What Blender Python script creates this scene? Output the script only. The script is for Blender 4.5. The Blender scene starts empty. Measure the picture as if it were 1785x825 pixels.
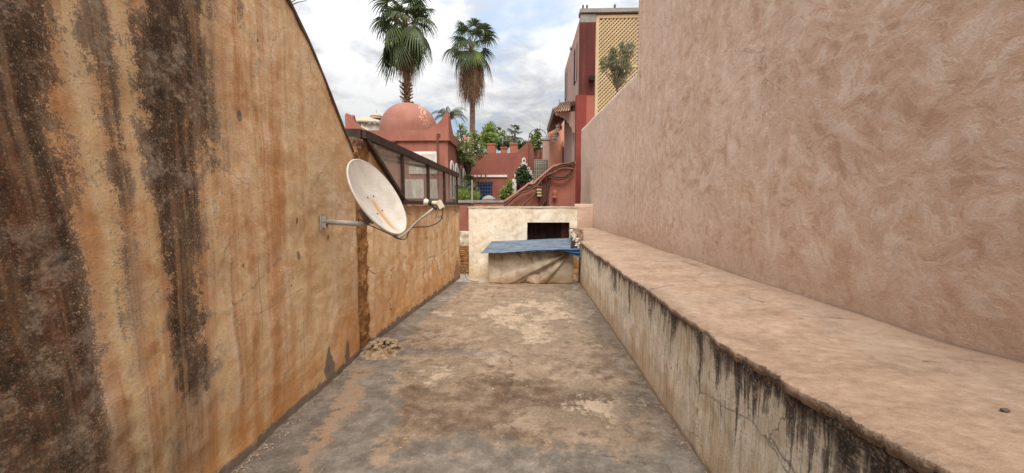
import bpy, math, random
from mathutils import Vector, Matrix, noise
R = math.radians
sc = bpy.context.scene
# ------------------------------------------------------------------ camera
F = 680.0; CX, CY = 892.5, 412.5
CAMP = Vector((0, 0, 1.6))
YAW, PITCH = math.atan(22.5 / F), math.atan(54.5 / F)
cam = bpy.data.cameras.new('camera'); camo = bpy.data.objects.new('camera', cam)
sc.collection.objects.link(camo); sc.camera = camo
cam.sensor_width = 36; cam.lens = F / 1785 * 36; cam.clip_start = 0.05; cam.clip_end = 2000
camo.location = CAMP; camo.rotation_euler = (math.pi / 2 - PITCH, 0, YAW)
# ------------------------------------------------------------------ world and sun
SUN_EL, SUN_AZ = R(56), R(176)      # azimuth clockwise from +Y: behind the camera
w = bpy.data.worlds.new('World'); sc.world = w; w.use_nodes = True
# ------------------------------------------------------------------ node expressions
class G:
    def __init__(s, nt): s.nt = nt
    def n(s, t, **k):
        nd = s.nt.nodes.new(t)
        for a, b in k.items(): setattr(nd, a, b)
        return nd
    def put(s, inp, v):
        if isinstance(v, E): s.nt.links.new(v.o, inp)
        elif v is not None:
            if isinstance(v, (tuple, list)) and inp.type == 'RGBA' and len(v) == 3: v = tuple(v) + (1,)
            inp.default_value = v
    def math(s, op, a, b=None, clamp=False):
        nd = s.n('ShaderNodeMath', operation=op, use_clamp=clamp); s.put(nd.inputs[0], a); s.put(nd.inputs[1], b)
        return E(s, nd.outputs[0])
    def pos(s): return E(s, s.n('ShaderNodeNewGeometry').outputs['Position'])
    def island(s): return E(s, s.n('ShaderNodeNewGeometry').outputs['Random Per Island'])
    def objrand(s): return E(s, s.n('ShaderNodeObjectInfo').outputs['Random'])
    def xyz(s, v):
        nd = s.n('ShaderNodeSeparateXYZ'); s.put(nd.inputs[0], v); return [E(s, o) for o in nd.outputs]
    def vec(s, x, y, z):
        nd = s.n('ShaderNodeCombineXYZ'); s.put(nd.inputs[0], x); s.put(nd.inputs[1], y); s.put(nd.inputs[2], z); return E(s, nd.outputs[0])
    def noise(s, v, scale=1.0, detail=4.0, rough=.55, dist=0.0):
        nd = s.n('ShaderNodeTexNoise'); s.put(nd.inputs['Vector'], v); s.put(nd.inputs['Scale'], scale)
        s.put(nd.inputs['Detail'], detail); s.put(nd.inputs['Roughness'], rough); s.put(nd.inputs['Distortion'], dist)
        return E(s, nd.outputs['Fac'])
    def nn(s, v, scale=1.0, detail=4.0, rough=.55, dist=0.0, k=3.2):      # noise stretched to fill 0..1
        return s.math('ADD', (s.noise(v, scale, detail, rough, dist) - .5) * k, .5, clamp=True)
    def normal(s): return E(s, s.n('ShaderNodeNewGeometry').outputs['Normal'])
    def vor(s, v, scale=1.0, feat='F1', out='Distance', rnd=1.0):
        nd = s.n('ShaderNodeTexVoronoi', feature=feat); s.put(nd.inputs['Vector'], v); s.put(nd.inputs['Scale'], scale); s.put(nd.inputs['Randomness'], rnd)
        return E(s, nd.outputs[out])
    def sm(s, x, a, b, lo=0.0, hi=1.0):
        nd = s.n('ShaderNodeMapRange', interpolation_type='SMOOTHSTEP'); s.put(nd.inputs[0], x)
        s.put(nd.inputs[1], a); s.put(nd.inputs[2], b); s.put(nd.inputs[3], lo); s.put(nd.inputs[4], hi)
        return E(s, nd.outputs[0])
    def mix(s, f, a, b, blend='MIX'):
        nd = s.n('ShaderNodeMix', data_type='RGBA', blend_type=blend); nd.clamp_factor = True
        s.put(nd.inputs[0], f); s.put(nd.inputs[6], a); s.put(nd.inputs[7], b); return E(s, nd.outputs[2])
    def ramp(s, f, stops):
        nd = s.n('ShaderNodeValToRGB'); s.put(nd.inputs[0], f); cr = nd.color_ramp
        while len(cr.elements) < len(stops): cr.elements.new(.5)
        for e, (p, c) in zip(cr.elements, stops): e.position = p; e.color = tuple(c) + (1,)
        return E(s, nd.outputs[0])
class E:
    def __init__(s, g, o): s.g = g; s.o = o
    def __add__(s, b): return s.g.math('ADD', s, b)
    __radd__ = __add__
    def __sub__(s, b): return s.g.math('SUBTRACT', s, b)
    def __rsub__(s, b): return s.g.math('SUBTRACT', b, s)
    def __mul__(s, b): return s.g.math('MULTIPLY', s, b)
    __rmul__ = __mul__
    def __truediv__(s, b): return s.g.math('DIVIDE', s, b)
    def abs(s): return s.g.math('ABSOLUTE', s)
    def max(s, b): return s.g.math('MAXIMUM', s, b)
    def min(s, b): return s.g.math('MINIMUM', s, b)
# sky: Nishita seen through broken cloud
g = G(w.node_tree); w.node_tree.nodes.clear()
sky = g.n('ShaderNodeTexSky', sky_type='NISHITA'); sky.sun_disc = False
sky.sun_elevation = SUN_EL; sky.sun_rotation = SUN_AZ; sky.air_density = 1.0; sky.dust_density = 1.5
d = E(g, g.n('ShaderNodeTexCoord').outputs['Generated'])
dx, dy, dz = g.xyz(d)
h = dz.max(0.0) + .22
cv = g.vec(dx / h, dy / h, dz * .6)
c1 = g.noise(cv, 1.9, 8, .56, .25); c2 = g.noise(g.vec(dx / h + 7.3, dy / h, 1.7), 3.6, 7, .6, .4); c3 = g.noise(g.vec(dx / h - 3.1, dy / h + 5, 4.2), 1.2, 4, .5, .1)
cover = g.sm(c1 * .75 + c3 * .35, .385, .565)
shade = g.sm(c2 * .6 + c1 * .45, .42, .62)
cloud = g.mix(shade, (2.25, 2.31, 2.44), (3.85, 3.85, 3.88))
blue = g.mix(.75, E(g, sky.outputs[0]), (2.0, 2.5, 3.15))
below = g.sm(dz, -.05, .02)
col = g.mix(cover, blue, cloud)
lum = dz.max(0.0) * 2.0 + .50      # overcast skies brighten steadily from horizon to zenith
col = g.mix(1.0, col, g.vec(lum, lum, lum), 'MULTIPLY')
col = g.mix(below, (3.0, 2.4, 2.0), col)
bg = g.n('ShaderNodeBackground'); g.put(bg.inputs[0], col); bg.inputs[1].default_value = .105
wo = g.n('ShaderNodeOutputWorld'); w.node_tree.links.new(bg.outputs[0], wo.inputs[0])
sl = bpy.data.lights.new('sun', 'SUN'); sl.energy = 1.9; sl.angle = R(35); sl.color = (1, .90, .79)
so = bpy.data.objects.new('sun', sl); sc.collection.objects.link(so)
sd = Vector((math.sin(SUN_AZ) * math.cos(SUN_EL), math.cos(SUN_AZ) * math.cos(SUN_EL), math.sin(SUN_EL)))
so.rotation_euler = sd.to_track_quat('Z', 'Y').to_euler(); so.location = (0, -5, 12)
sc.view_settings.view_transform = 'Standard'; sc.view_settings.look = 'None'; sc.view_settings.exposure = 1.22; sc.view_settings.gamma = 1
sc.render.engine = 'CYCLES'; sc.cycles.max_bounces = 6; sc.cycles.transparent_max_bounces = 16
# ------------------------------------------------------------------ pixel <-> place
RM = Matrix.Rotation(YAW, 3, 'Z') @ Matrix.Rotation(math.pi / 2 - PITCH, 3, 'X')
def ray(px, py): return RM @ Vector(((px - CX) / F, -(py - CY) / F, -1))
def aty(px, py, Y): r = ray(px, py); return CAMP + r * (Y / r.y)
def atx(px, py, X): r = ray(px, py); return CAMP + r * (X / r.x)
def atz(px, py, z): r = ray(px, py); return CAMP + r * ((z - 1.6) / r.z)
def nz(p, s=1.0, o=0.0): return noise.noise(Vector((p[0] * s + o, p[1] * s - o, p[2] * s + o * .7)))
# ------------------------------------------------------------------ mesh builder
class MB:
    def __init__(s): s.v = []; s.f = []; s.m = []; s.cur = 0
    def add(s, vs, fs):
        b = len(s.v); s.v += [Vector(v) for v in vs]; s.f += [tuple(i + b for i in f) for f in fs]; s.m += [s.cur] * len(fs); return s
    def box(s, x0, x1, y0, y1, z0, z1):
        return s.add([(x, y, z) for z in (z0, z1) for y in (y0, y1) for x in (x0, x1)],
                     [(0, 2, 3, 1), (4, 5, 7, 6), (0, 1, 5, 4), (2, 6, 7, 3), (0, 4, 6, 2), (1, 3, 7, 5)])
    def prism(s, pts, off):          # closed polygon extruded by the vector off
        n = len(pts); off = Vector(off); a = [Vector(p) for p in pts]
        return s.add(a + [p + off for p in a], [tuple(range(n)), tuple(range(2 * n - 1, n - 1, -1))] + [(i, i + n, (i + 1) % n + n, (i + 1) % n) for i in range(n)])
    def bar(s, a, b, w, h, up=(0, 0, 1)):
        a, b = Vector(a), Vector(b); d = (b - a).normalized(); sd_ = d.cross(Vector(up))
        if sd_.length < .01: sd_ = d.cross(Vector((0, 1, 0)))
        sd_.normalize(); u = sd_.cross(d); q = [sd_ * (i * w / 2) + u * (j * h / 2) for i, j in ((-1, -1), (1, -1), (1, 1), (-1, 1))]
        return s.add([a + k for k in q] + [b + k for k in q], [(3, 2, 1, 0), (4, 5, 6, 7)] + [(i, (i + 1) % 4, (i + 1) % 4 + 4, i + 4) for i in range(4)])
    def tube(s, pts, r, n=8, r2=None):
        pts = [Vector(p) for p in pts]; m = len(pts); b = len(s.v); prev = None; vs = []
        for i, p in enumerate(pts):
            t = (pts[min(i + 1, m - 1)] - pts[max(i - 1, 0)]).normalized()
            a = (prev - t * prev.dot(t)) if prev is not None else t.orthogonal()
            a.normalize(); prev = a; c = t.cross(a)
            rr = r(i / (m - 1)) if callable(r) else (r if r2 is None else r + (r2 - r) * i / (m - 1))
            vs += [p + (a * math.cos(k * 2 * math.pi / n) + c * math.sin(k * 2 * math.pi / n)) * rr for k in range(n)]
        fs = [(i * n + k, i * n + (k + 1) % n, (i + 1) * n + (k + 1) % n, (i + 1) * n + k) for i in range(m - 1) for k in range(n)]
        fs += [tuple(range(n - 1, -1, -1)), tuple((m - 1) * n + k for k in range(n))]
        return s.add(vs, fs)
    def lathe(s, prof, c, n=24, ax=(0, 0, 1)):
        c = Vector(c); ax = Vector(ax).normalized(); a = ax.orthogonal().normalized(); b2 = ax.cross(a)
        vs = [c + ax * z + (a * math.cos(k * 2 * math.pi / n) + b2 * math.sin(k * 2 * math.pi / n)) * r for r, z in prof for k in range(n)]
        m = len(prof)
        return s.add(vs, [(i * n + k, i * n + (k + 1) % n, (i + 1) * n + (k + 1) % n, (i + 1) * n + k) for i in range(m - 1) for k in range(n)])
    def slab(s, nu, nv, fn, off):    # front sheet of nu x nv cells, boundary pulled back by off and closed
        off = Vector(off); W = nu + 1; g_ = [Vector(fn(i / nu, j / nv)) for j in range(nv + 1) for i in range(W)]
        fs = [(j * W + i, j * W + i + 1, (j + 1) * W + i + 1, (j + 1) * W + i) for j in range(nv) for i in range(nu)]
        ring = [i for i in range(W)] + [j * W + nu for j in range(1, nv + 1)] + [nv * W + i for i in range(nu - 1, -1, -1)] + [j * W for j in range(nv - 1, 0, -1)]
        b = len(g_); g_ += [g_[i] + off for i in ring]; m = len(ring)
        fs += [(ring[(k + 1) % m], ring[k], b + k, b + (k + 1) % m) for k in range(m)] + [tuple(b + k for k in range(m))[::-1]]
        return s.add(g_, fs)
    def blob(s, c, r, sx=1, sy=1, sz=1, seed=0, amp=.25, n=1):
        import bmesh
        bm = bmesh.new(); bmesh.ops.create_icosphere(bm, subdivisions=n, radius=1)
        vs = []
        for v in bm.verts:
            k = 1 + amp * nz(v.co, 1.7, seed * 3.1); vs.append(Vector(c) + Vector((v.co.x * sx, v.co.y * sy, v.co.z * sz)) * r * k)
        fs = [tuple(v.index for v in f.verts) for f in bm.faces]; bm.free(); return s.add(vs, fs)
    def build(s, name, mat, parent=None, smooth=False, origin=None):
        lo = [min(v[i] for v in s.v) for i in range(3)]; hi = [max(v[i] for v in s.v) for i in range(3)]
        o_ = Vector(((lo[0] + hi[0]) / 2, (lo[1] + hi[1]) / 2, lo[2])) if origin is None else Vector(origin)
        me = bpy.data.meshes.new(name); me.from_pydata([v - o_ for v in s.v], [], s.f)
        for mm in (mat if isinstance(mat, (list, tuple)) else [mat]): me.materials.append(mm)
        if max(s.m): me.polygons.foreach_set('material_index', s.m)
        if smooth: me.polygons.foreach_set('use_smooth', [True] * len(s.f))
        me.update(); ob = bpy.data.objects.new(name, me); sc.collection.objects.link(ob)
        base = Vector((0, 0, 0)); q = parent
        while q is not None: base += q.location; q = q.parent
        ob.parent = parent; ob.location = o_ - base
        return ob
def tag(o, label=None, cat=None, group=None, kind=None):
    for k, v in (('label', label), ('category', cat), ('group', group), ('kind', kind)):
        if v: o[k] = v
    return o
def thing(name, label, cat, loc, group=None):
    o = bpy.data.objects.new(name, None); sc.collection.objects.link(o); o.location = loc; o.empty_display_size = .2
    return tag(o, label, cat, group)
# ------------------------------------------------------------------ materials
def mat(name, fn):
    m = bpy.data.materials.new(name); m.use_nodes = True; nt = m.node_tree; nt.nodes.clear(); g = G(nt)
    b = g.n('ShaderNodeBsdfPrincipled'); o = g.n('ShaderNodeOutputMaterial'); nt.links.new(b.outputs[0], o.inputs[0])
    b.inputs['Roughness'].default_value = .9; b.inputs['Specular IOR Level'].default_value = .25
    fn(g, b); return m
def bump(g, b, hgt, strength=.5, dist=.01):
    nd = g.n('ShaderNodeBump'); g.put(nd.inputs['Height'], hgt); nd.inputs['Strength'].default_value = strength; nd.inputs['Distance'].default_value = dist
    g.nt.links.new(nd.outputs[0], b.inputs['Normal'])
def plain(name, c, c2=None, scale=3.0, rough=.85, bs=.35, bd=.01, bscale=40.0, metal=0.0, grime=None, spec=.25):
    c2 = c2 or tuple(x * .72 for x in c)
    def fn(g, b):
        p = g.pos(); a = g.noise(p, scale, 6, .6, .3); f = g.noise(p, bscale, 4, .6)
        col = g.mix(g.sm(a, .35, .68), c, c2)
        col = g.mix(g.sm(f, .5, .75) * .25, col, tuple(x * .55 for x in c2))
        if grime:
            x, y, z = g.xyz(p); st = g.noise(g.vec(x * 9, y * 9, z * .9), 1.0, 4, .6)
            col = g.mix(g.sm(st, .5, .75) * .6, col, grime)
        g.put(b.inputs['Base Color'], col); b.inputs['Roughness'].default_value = rough; b.inputs['Metallic'].default_value = metal
        b.inputs['Specular IOR Level'].default_value = spec
        bump(g, b, f + a * .6, bs, bd)
    return mat(name, fn)
def leafmat(name, c1, c2, c3=None, rough=.55):
    def fn(g, b):
        r = g.island(); col = g.mix(r, c1, c2)
        if c3: col = g.mix(g.sm(g.noise(g.pos(), 2.2, 3), .5, .66) * .8, col, c3)
        g.put(b.inputs['Base Color'], col); b.inputs['Roughness'].default_value = rough
        b.inputs['Specular IOR Level'].default_value = .35
        t = g.n('ShaderNodeBsdfTranslucent'); g.put(t.inputs[0], col); mx = g.n('ShaderNodeMixShader'); mx.inputs[0].default_value = .25
        o = [n for n in g.nt.nodes if n.type == 'OUTPUT_MATERIAL'][0]
        g.nt.links.new(b.outputs[0], mx.inputs[1]); g.nt.links.new(t.outputs[0], mx.inputs[2]); g.nt.links.new(mx.outputs[0], o.inputs[0])
    return mat(name, fn)
WX = -1.765
def YP(px): return 680 * 1.765 / (915 - px)
def left_wall_fn(g, b):
    p = g.pos(); x, y, z = g.xyz(p)
    warp = g.noise(g.vec(0, y * 3, z * .7), 1.0, 3, .5) - .5
    yw = y + warp * .12 - (2.4 - z) * .10 * g.sm(y, 2.0, 1.5)
    mo = g.nn(p, 2.4, 8, .66); mid = g.nn(p, 10, 8, .74); fine = g.nn(p, 38, 6, .75, 0, 2.8); grit = g.nn(p, 130, 4, .75, 0, 2.8)
    st = g.nn(g.vec(3, yw * 9, z * .35), 1.0, 4, .6); st2 = g.nn(g.vec(8, yw * 30, z * .9), 1.0, 5, .68); run = g.nn(g.vec(1, yw * 5, z * .25), 1.0, 3, .5)
    spk = fine * .5 + grit * .5 - .5
    t = st * .36 + mo * .30 + mid * .24 + st2 * .10 + spk * .28
    base = g.ramp(t, [(.22, (.53, .265, .12)), (.40, (.70, .42, .22)), (.55, (.81, .565, .355)), (.75, (.90, .73, .53))])
    base = g.mix(g.sm(run + spk * .3, .5, .72) * .55, base, (.60, .28, .10))
    far_ = g.mix(g.sm(mo + spk * .4, .3, .75), (.70, .47, .26), (.78, .61, .42))
    base = g.mix(g.sm(y + mo * .35, 2.7, 3.8) * .75, base, far_)
    base = g.mix(g.sm(z + mo * .25 + spk * .2 - y * .06, .62, .10) * .75, base, (.64, .29, .095))
    def band(c, hw, soft, n=.16):
        return g.sm((yw - c).abs() - (mid - .5) * n * .35 - (mo - .5) * n * .35 - spk * n * .5, hw + soft, hw - soft)
    pale = band(1.515, .04, .04, .12) + band(1.715, .03, .03, .12) * .85 + band(2.17, .035, .04, .12) * .9 + band(2.52, .04, .05, .14) * .75 + band(2.36, .02, .03, .12) * .5 + band(2.93, .08, .09, .16) * .5 + band(3.3, .25, .2, .34) * .5
    base = g.mix(pale.min(1.0) * .9, base, g.mix(mid * .6 + spk * .5 + .2, (.76, .50, .22), (.90, .74, .50)))
    rn = g.sm(g.nn(g.vec(4, yw * 14, z * .5), 1.0, 4, .6) + spk * .3, .70, 1.05) * g.sm(y, 3.6, 2.2, .12, .55) * g.sm(mo + mid * .4, .2, .8); base = g.mix(rn, base, (.42, .20, .085))
    for yy, zz, r in ((YP(510), 1.48, .02), (YP(510), 1.21, .028), (YP(567), 1.31, .02), (YP(418), 2.15, .028)):
        dd = ((y - yy) * (y - yy) * 1.6 + (z - zz) * (z - zz) * .55); base = g.mix(g.sm(dd + spk * r * r * 1.6, r * r * 1.3, r * r * .6) * .85, base, (.17, .14, .11))
    yd = y - (2.4 - z) * .035 + warp * .12
    d1 = g.sm(yd - 1.45 - (mid - .5) * .06 - (mo - .5) * .08 - spk * .10, .05, -.05)
    d2 = band(1.60, .05, .045, .2) * g.sm(z + (mo - .5) * .4 + spk * .4, 1.0, 1.7)
    d3 = band(1.91, .16, .06, .30) * g.sm(z + (mo - .5) * .35, .20, .85)
    d3b = band(1.98, .22, .07, .34) * g.sm(z + (mo - .5) * .3 + spk * .3, 1.35, 2.15) * .85
    d4 = band(2.47, .04, .05, .16) * g.sm(z + spk * .2, 2.45, 2.9)
    d5 = band(1.62, .24, .12, .3) * g.sm(z + spk * .3, 2.25, 2.75) * .5
    d6 = band(1.78, .05, .06, .25) * g.sm(z + (mo - .5) * .6, 1.9, 1.0) * .45
    vs = (st2 - .5) * .30 + (g.nn(g.vec(12, yw * 16, z * .45), 1.0, 5, .62) - .5) * .34      # vertical run structure inside the stains
    wash = d1.max(band(1.60, .055, .075, .2) * g.sm(z, .3, 1.3)).max(band(1.92, .20, .11, .3) * g.sm(z, -.2, .5)).max(band(2.02, .28, .14, .3) * g.sm(z, 1.3, 2.3)).max(band(1.78, .05, .08, .2) * .6).max(d5)
    wash = g.sm(wash + vs * .9 + (mid - .5) * .25 + spk * .2, .15, 1.05)
    base = g.mix(wash * .58, base, g.mix(g.sm(st2 * .5 + fine * .5, .3, .75), (.20, .14, .095), (.54, .40, .27)))
    dark = d1.max(d2 * .75).max(d3).max(d3b).max(d4 * .8).max(d5).max(d6)
    dark = g.sm(dark + spk * .55 + (mid - .5) * .35 + (mo - .5) * .35 + vs * 1.3, .28, 1.0)
    dt = mid * .36 + fine * .34 + grit * .30
    dcol = g.ramp(dt, [(.30, (.012, .009, .007)), (.44, (.035, .022, .015)), (.54, (.11, .062, .036)), (.66, (.27, .19, .13)), (.82, (.55, .46, .35))])
    rust = g.sm(g.nn(g.vec(5, y * 9, z * 1.6), 1.0, 5, .65) + spk * .3, .45, .75) * g.sm(y, 1.66, 1.42)
    dcol = g.mix(rust * .75, dcol, g.ramp(dt, [(.35, (.03, .013, .008)), (.55, (.14, .045, .018)), (.75, (.36, .14, .055))]))
    dcol = g.mix(g.sm(mo + spk * .6 + (mid - .5) * .4, .62, 1.0) * .6, dcol, g.mix(fine, (.24, .19, .145), (.50, .42, .33)))
    col = g.mix(dark * .96, base, dcol)
    lg = g.sm(z + (mo - .5) * .4 + (y - 1.3) * .9 + spk * .3 + vs * .5, 1.2, .55) * g.sm(y, 2.15, 1.6)
    col = g.mix(lg * .6, col, g.ramp(dt, [(.32, (.06, .042, .03)), (.52, (.20, .14, .095)), (.72, (.48, .38, .28))]))
    cem = g.sm(z + (mid - .5) * .04 + spk * .03, .075, .05)
    e = (y - 3.36).abs() * 2.0 + (z - .14).abs() * 1.0 + (mid - .5) * .07 + spk * .05; cem = cem.max(g.sm(e, .22, .18))
    e = (y - 3.72).abs() * 2.5 + (z - .12).abs() * 1.0 + (mid - .5) * .07; cem = cem.max(g.sm(e, .18, .14))
    col = g.mix(cem * .9, col, g.mix(fine, (.12, .105, .09), (.25, .22, .19)))
    pits = g.sm(g.vor(g.vec(x, y * 9, z * 6), 1.0), .10, .05) * g.sm(mo + spk * .5, .5, .8); col = g.mix(pits * .8, col, (.06, .04, .028))
    p2 = g.sm(g.vor(g.vec(x * 2, y * 34, z * 26), 1.0), .16, .06) * g.sm(mid, .5, .8); col = g.mix(p2 * .6, col, (.14, .08, .045))
    cr = g.vor(g.vec(x + mid * .08, y * 1.5 + mo * .15, z * 1.4 + mid * .05), 1.1, 'DISTANCE_TO_EDGE'); crk = g.sm(cr, .005, .001) * g.sm(mo, .55, .75)
    col = g.mix(crk * .4, col, (.10, .06, .04))
    col = g.mix(g.sm(spk, .05, .32) * .30, col, (.17, .09, .045)); col = g.mix(g.sm(spk, -.08, -.32) * .28, col, (.86, .70, .50))
    g.put(b.inputs['Base Color'], col)
    bump(g, b, mid * .5 + fine * .6 + grit * .35 - pits * .9 - p2 * .3 - crk * .5, .75, .011)
M_LEFT = mat('stained_ochre_render', left_wall_fn)
def wall2_fn(g, b):
    p = g.pos(); x, y, z = g.xyz(p)
    st = g.noise(g.vec(1, y * 5, z * .6), 1.0, 4, .6); mo = g.noise(p, 2.6, 7, .6, .6); mid = g.noise(p, 9, 6, .65, .4); fine = g.noise(p, 42, 5, .7)
    fn_ = g.nn(p, 70, 4, .75); col = g.ramp(((st * .4 + mo * .3 + mid * .3) - .5) * 1.5 + .5 + (fn_ - .5) * .08, [(.34, (.52, .29, .13)), (.45, (.66, .44, .24)), (.56, (.76, .57, .37)), (.68, (.84, .69, .50))])
    col = g.mix(g.sm(z + (mo - .5) * .7, .75, .15) * .65, col, (.64, .33, .13))
    col = g.mix(g.sm(z + (mid - .5) * .3, 1.42, 1.56) * .6, col, (.36, .21, .12))
    cem = g.sm(z + (mid - .5) * .22 + (fine - .5) * .04, .10, .06)
    cem = cem.max(g.sm((y - 8.2).abs() + (z - .2).abs() * 1.1 + (mid - .5) * .3, .34, .26) * .7)
    col = g.mix(cem * .9, col, g.mix(fine, (.12, .10, .088), (.21, .18, .16)))
    cr = g.vor(g.vec(x, y * 1.2 + mo * .8, z * 1.4 + mid * .25), .9, 'DISTANCE_TO_EDGE'); crk = g.sm(cr, .010, .002) * g.sm(mo, .46, .56)
    col = g.mix(crk * .7, col, (.12, .07, .045))
    g.put(b.inputs['Base Color'], col); bump(g, b, mid + fine * .6 - crk * .7, .9, .014)
M_WALL2 = mat('ochre_render', wall2_fn)
def rough_fn(g, b):
    p = g.pos(); x, y, z = g.xyz(p); mid = g.noise(p, 14, 6, .7, .4); fine = g.noise(p, 60, 5, .75); mo = g.noise(p, 3, 4)
    col = g.ramp(mid * .6 + fine * .4, [(.34, (.24, .11, .045)), (.46, (.44, .22, .088)), (.56, (.56, .32, .14)), (.7, (.66, .46, .27))])
    col = g.mix(g.sm(fine, .36, .30), col, (.12, .06, .03))
    col = g.mix(g.sm(z + (mid - .5) * .3, 2.12, 2.25) * .8, col, (.22, .14, .10))
    g.put(b.inputs['Base Color'], col); bump(g, b, mid + fine, 1.0, .03)
M_ROUGH = mat('broken_earth_render', rough_fn)
def right_fn(g, b):
    p = g.pos(); x, y, z = g.xyz(p)
    wv = g.noise(p, 1.3, 3, .5) - .5; w2 = g.noise(p, 4, 5, .6) - .5
    mo = g.nn(p, .7, 4, .5); mid = g.nn(p, 16, 6, .72); fine = g.nn(p, 60, 5, .75); st = g.nn(g.vec(x, y * 3.5, z * .5), 1.0, 4, .6)
    spk = mid * .5 + fine * .5 - .5
    def strokes(cx, sy, o, sc):
        u = y * cx + z * sy + o; v = z * cx - y * sy
        return g.nn(g.vec(x + o, (u + wv * .5 + w2 * .22) * 3.2 * sc, (v + wv * .4 - w2 * .22) * 6.6 * sc), 1.0, 8, .70, 0, 3.4)
    s1 = strokes(.62, .78, 0, 1.0); s2 = strokes(.90, -.44, 5, 1.1); s3 = strokes(.20, .98, 9, .9); s4 = strokes(.95, .30, 13, 2.1)
    k1 = g.sm(g.noise(p, 1.5, 2), .46, .54); k2 = g.sm(g.noise(g.vec(x, y + 20, z), 1.7, 2), .48, .56)
    a = g.math('ADD', s1 * k1, s2 * (1 - k1)); a = a * (1 - k2) + s3 * k2
    base = g.mix(mo, (.59, .40, .285), (.645, .465, .35))
    col = g.mix(g.sm(a + spk * .35, .42, .15) * .55, base, (.41, .24, .145))
    col = g.mix(g.sm(a + spk * .45, .60, .86) * .70, col, (.73, .59, .475))
    col = g.mix(g.sm(s4 + spk * .5, .54, .80) * .58, col, (.69, .54, .43))
    col = g.mix(g.sm(s4 + spk * .4, .35, .12) * .35, col, (.42, .255, .165))
    col = g.mix(g.sm(z + mo * .5, 3.2, 5.0) * .25, col, (.62, .47, .37))
    col = g.mix(g.sm(y, 5.0, 13.0) * .5, col, (.68, .53, .42))
    col = g.mix(g.sm(st, .6, .9) * .16, col, (.38, .24, .16))
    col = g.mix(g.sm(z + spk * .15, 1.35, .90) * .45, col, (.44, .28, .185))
    rep_ = g.sm((z - 1.9 + (y - 2) * .05).abs() + spk * .02, .012, .004) * g.sm(g.noise(p, .5, 2), .5, .56)
    cr = g.vor(g.vec(x, y * .55 + w2 * .5, z * .5 + w2 * .4), 1.0, 'DISTANCE_TO_EDGE'); crk = g.sm(cr, .0030, .0008) * g.sm(mo, .5, .8)
    col = g.mix(crk * .55, col, (.22, .13, .09))
    col = g.mix(g.sm(spk, .05, .35) * .30, col, (.34, .205, .13)); col = g.mix(g.sm(spk, -.05, -.35) * .22, col, (.74, .58, .46))
    g.put(b.inputs['Base Color'], col); bump(g, b, a * .5 + s4 * .4 + mid * .3 + fine * .2 - crk * .6, .8, .014)
M_RIGHT = mat('pink_trowelled_render', right_fn)
def ledge_top_fn(g, b):
    p = g.pos(); x, y, z = g.xyz(p); nx, ny, nz_ = g.xyz(g.normal())
    wv = g.noise(p, 1.5, 3) - .5
    a = g.nn(g.vec(x * 3, y * 2.6, z), 1.2, 10, .76); m = g.nn(g.vec(x * 13, y * 16, z), 1.0, 9, .80); f = g.nn(p, 45, 6, .75); gr = g.nn(p, 140, 3, .7); L = g.nn(p, 1.2, 5, .6)
    spk = f * .5 + gr * .5 - .5
    t = a * .22 + m * .28 + L * .14 + (spk + .5) * .36
    col = g.ramp(t, [(.26, (.26, .172, .115)), (.42, (.39, .268, .185)), (.56, (.49, .35, .25)), (.76, (.64, .485, .365))])
    col = g.mix(g.sm(L + spk * .4, .62, .9) * .45, col, (.36, .28, .215))
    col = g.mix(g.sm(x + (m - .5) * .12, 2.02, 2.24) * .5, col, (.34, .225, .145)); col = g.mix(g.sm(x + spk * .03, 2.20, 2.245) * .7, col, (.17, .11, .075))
    col = g.mix(g.sm(a + spk * .6, .28, .10) * .5, col, (.24, .17, .12))
    edge = g.sm(x + (m - .5) * .07 + spk * .06, 1.22, 1.11) * g.sm(L + spk * .3, .30, .7)
    col = g.mix(edge * .55, col, (.20, .145, .105))
    side = g.sm(nx + spk * .5, -.35, -.65); col = g.mix(side * g.sm(a + spk * .8, .60, .25) * .85, col, g.mix(f, (.035, .027, .02), (.22, .16, .115)))
    sp = g.vor(g.vec(x * 6, y * 5, 0), 1.0); col = g.mix(g.sm(sp, .05, .02) * .7, col, (.12, .08, .06))
    cr = g.vor(g.vec(x * .9 + a * .10, y * .7 + m * .03, 0), 1.0, 'DISTANCE_TO_EDGE'); crk = g.sm(cr, .006, .001) * g.sm(L, .45, .65); col = g.mix(crk * .7, col, (.14, .09, .065))
    col = g.mix(g.sm(spk, .03, .35) * .35, col, (.25, .165, .11)); col = g.mix(g.sm(spk, -.05, -.35) * .25, col, (.76, .60, .46))
    g.put(b.inputs['Base Color'], col); bump(g, b, a * .5 + m * .5 + f * .4 + gr * .2 - crk * .4, .8, .009)
M_LTOP = mat('ledge_top_render', ledge_top_fn)
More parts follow.
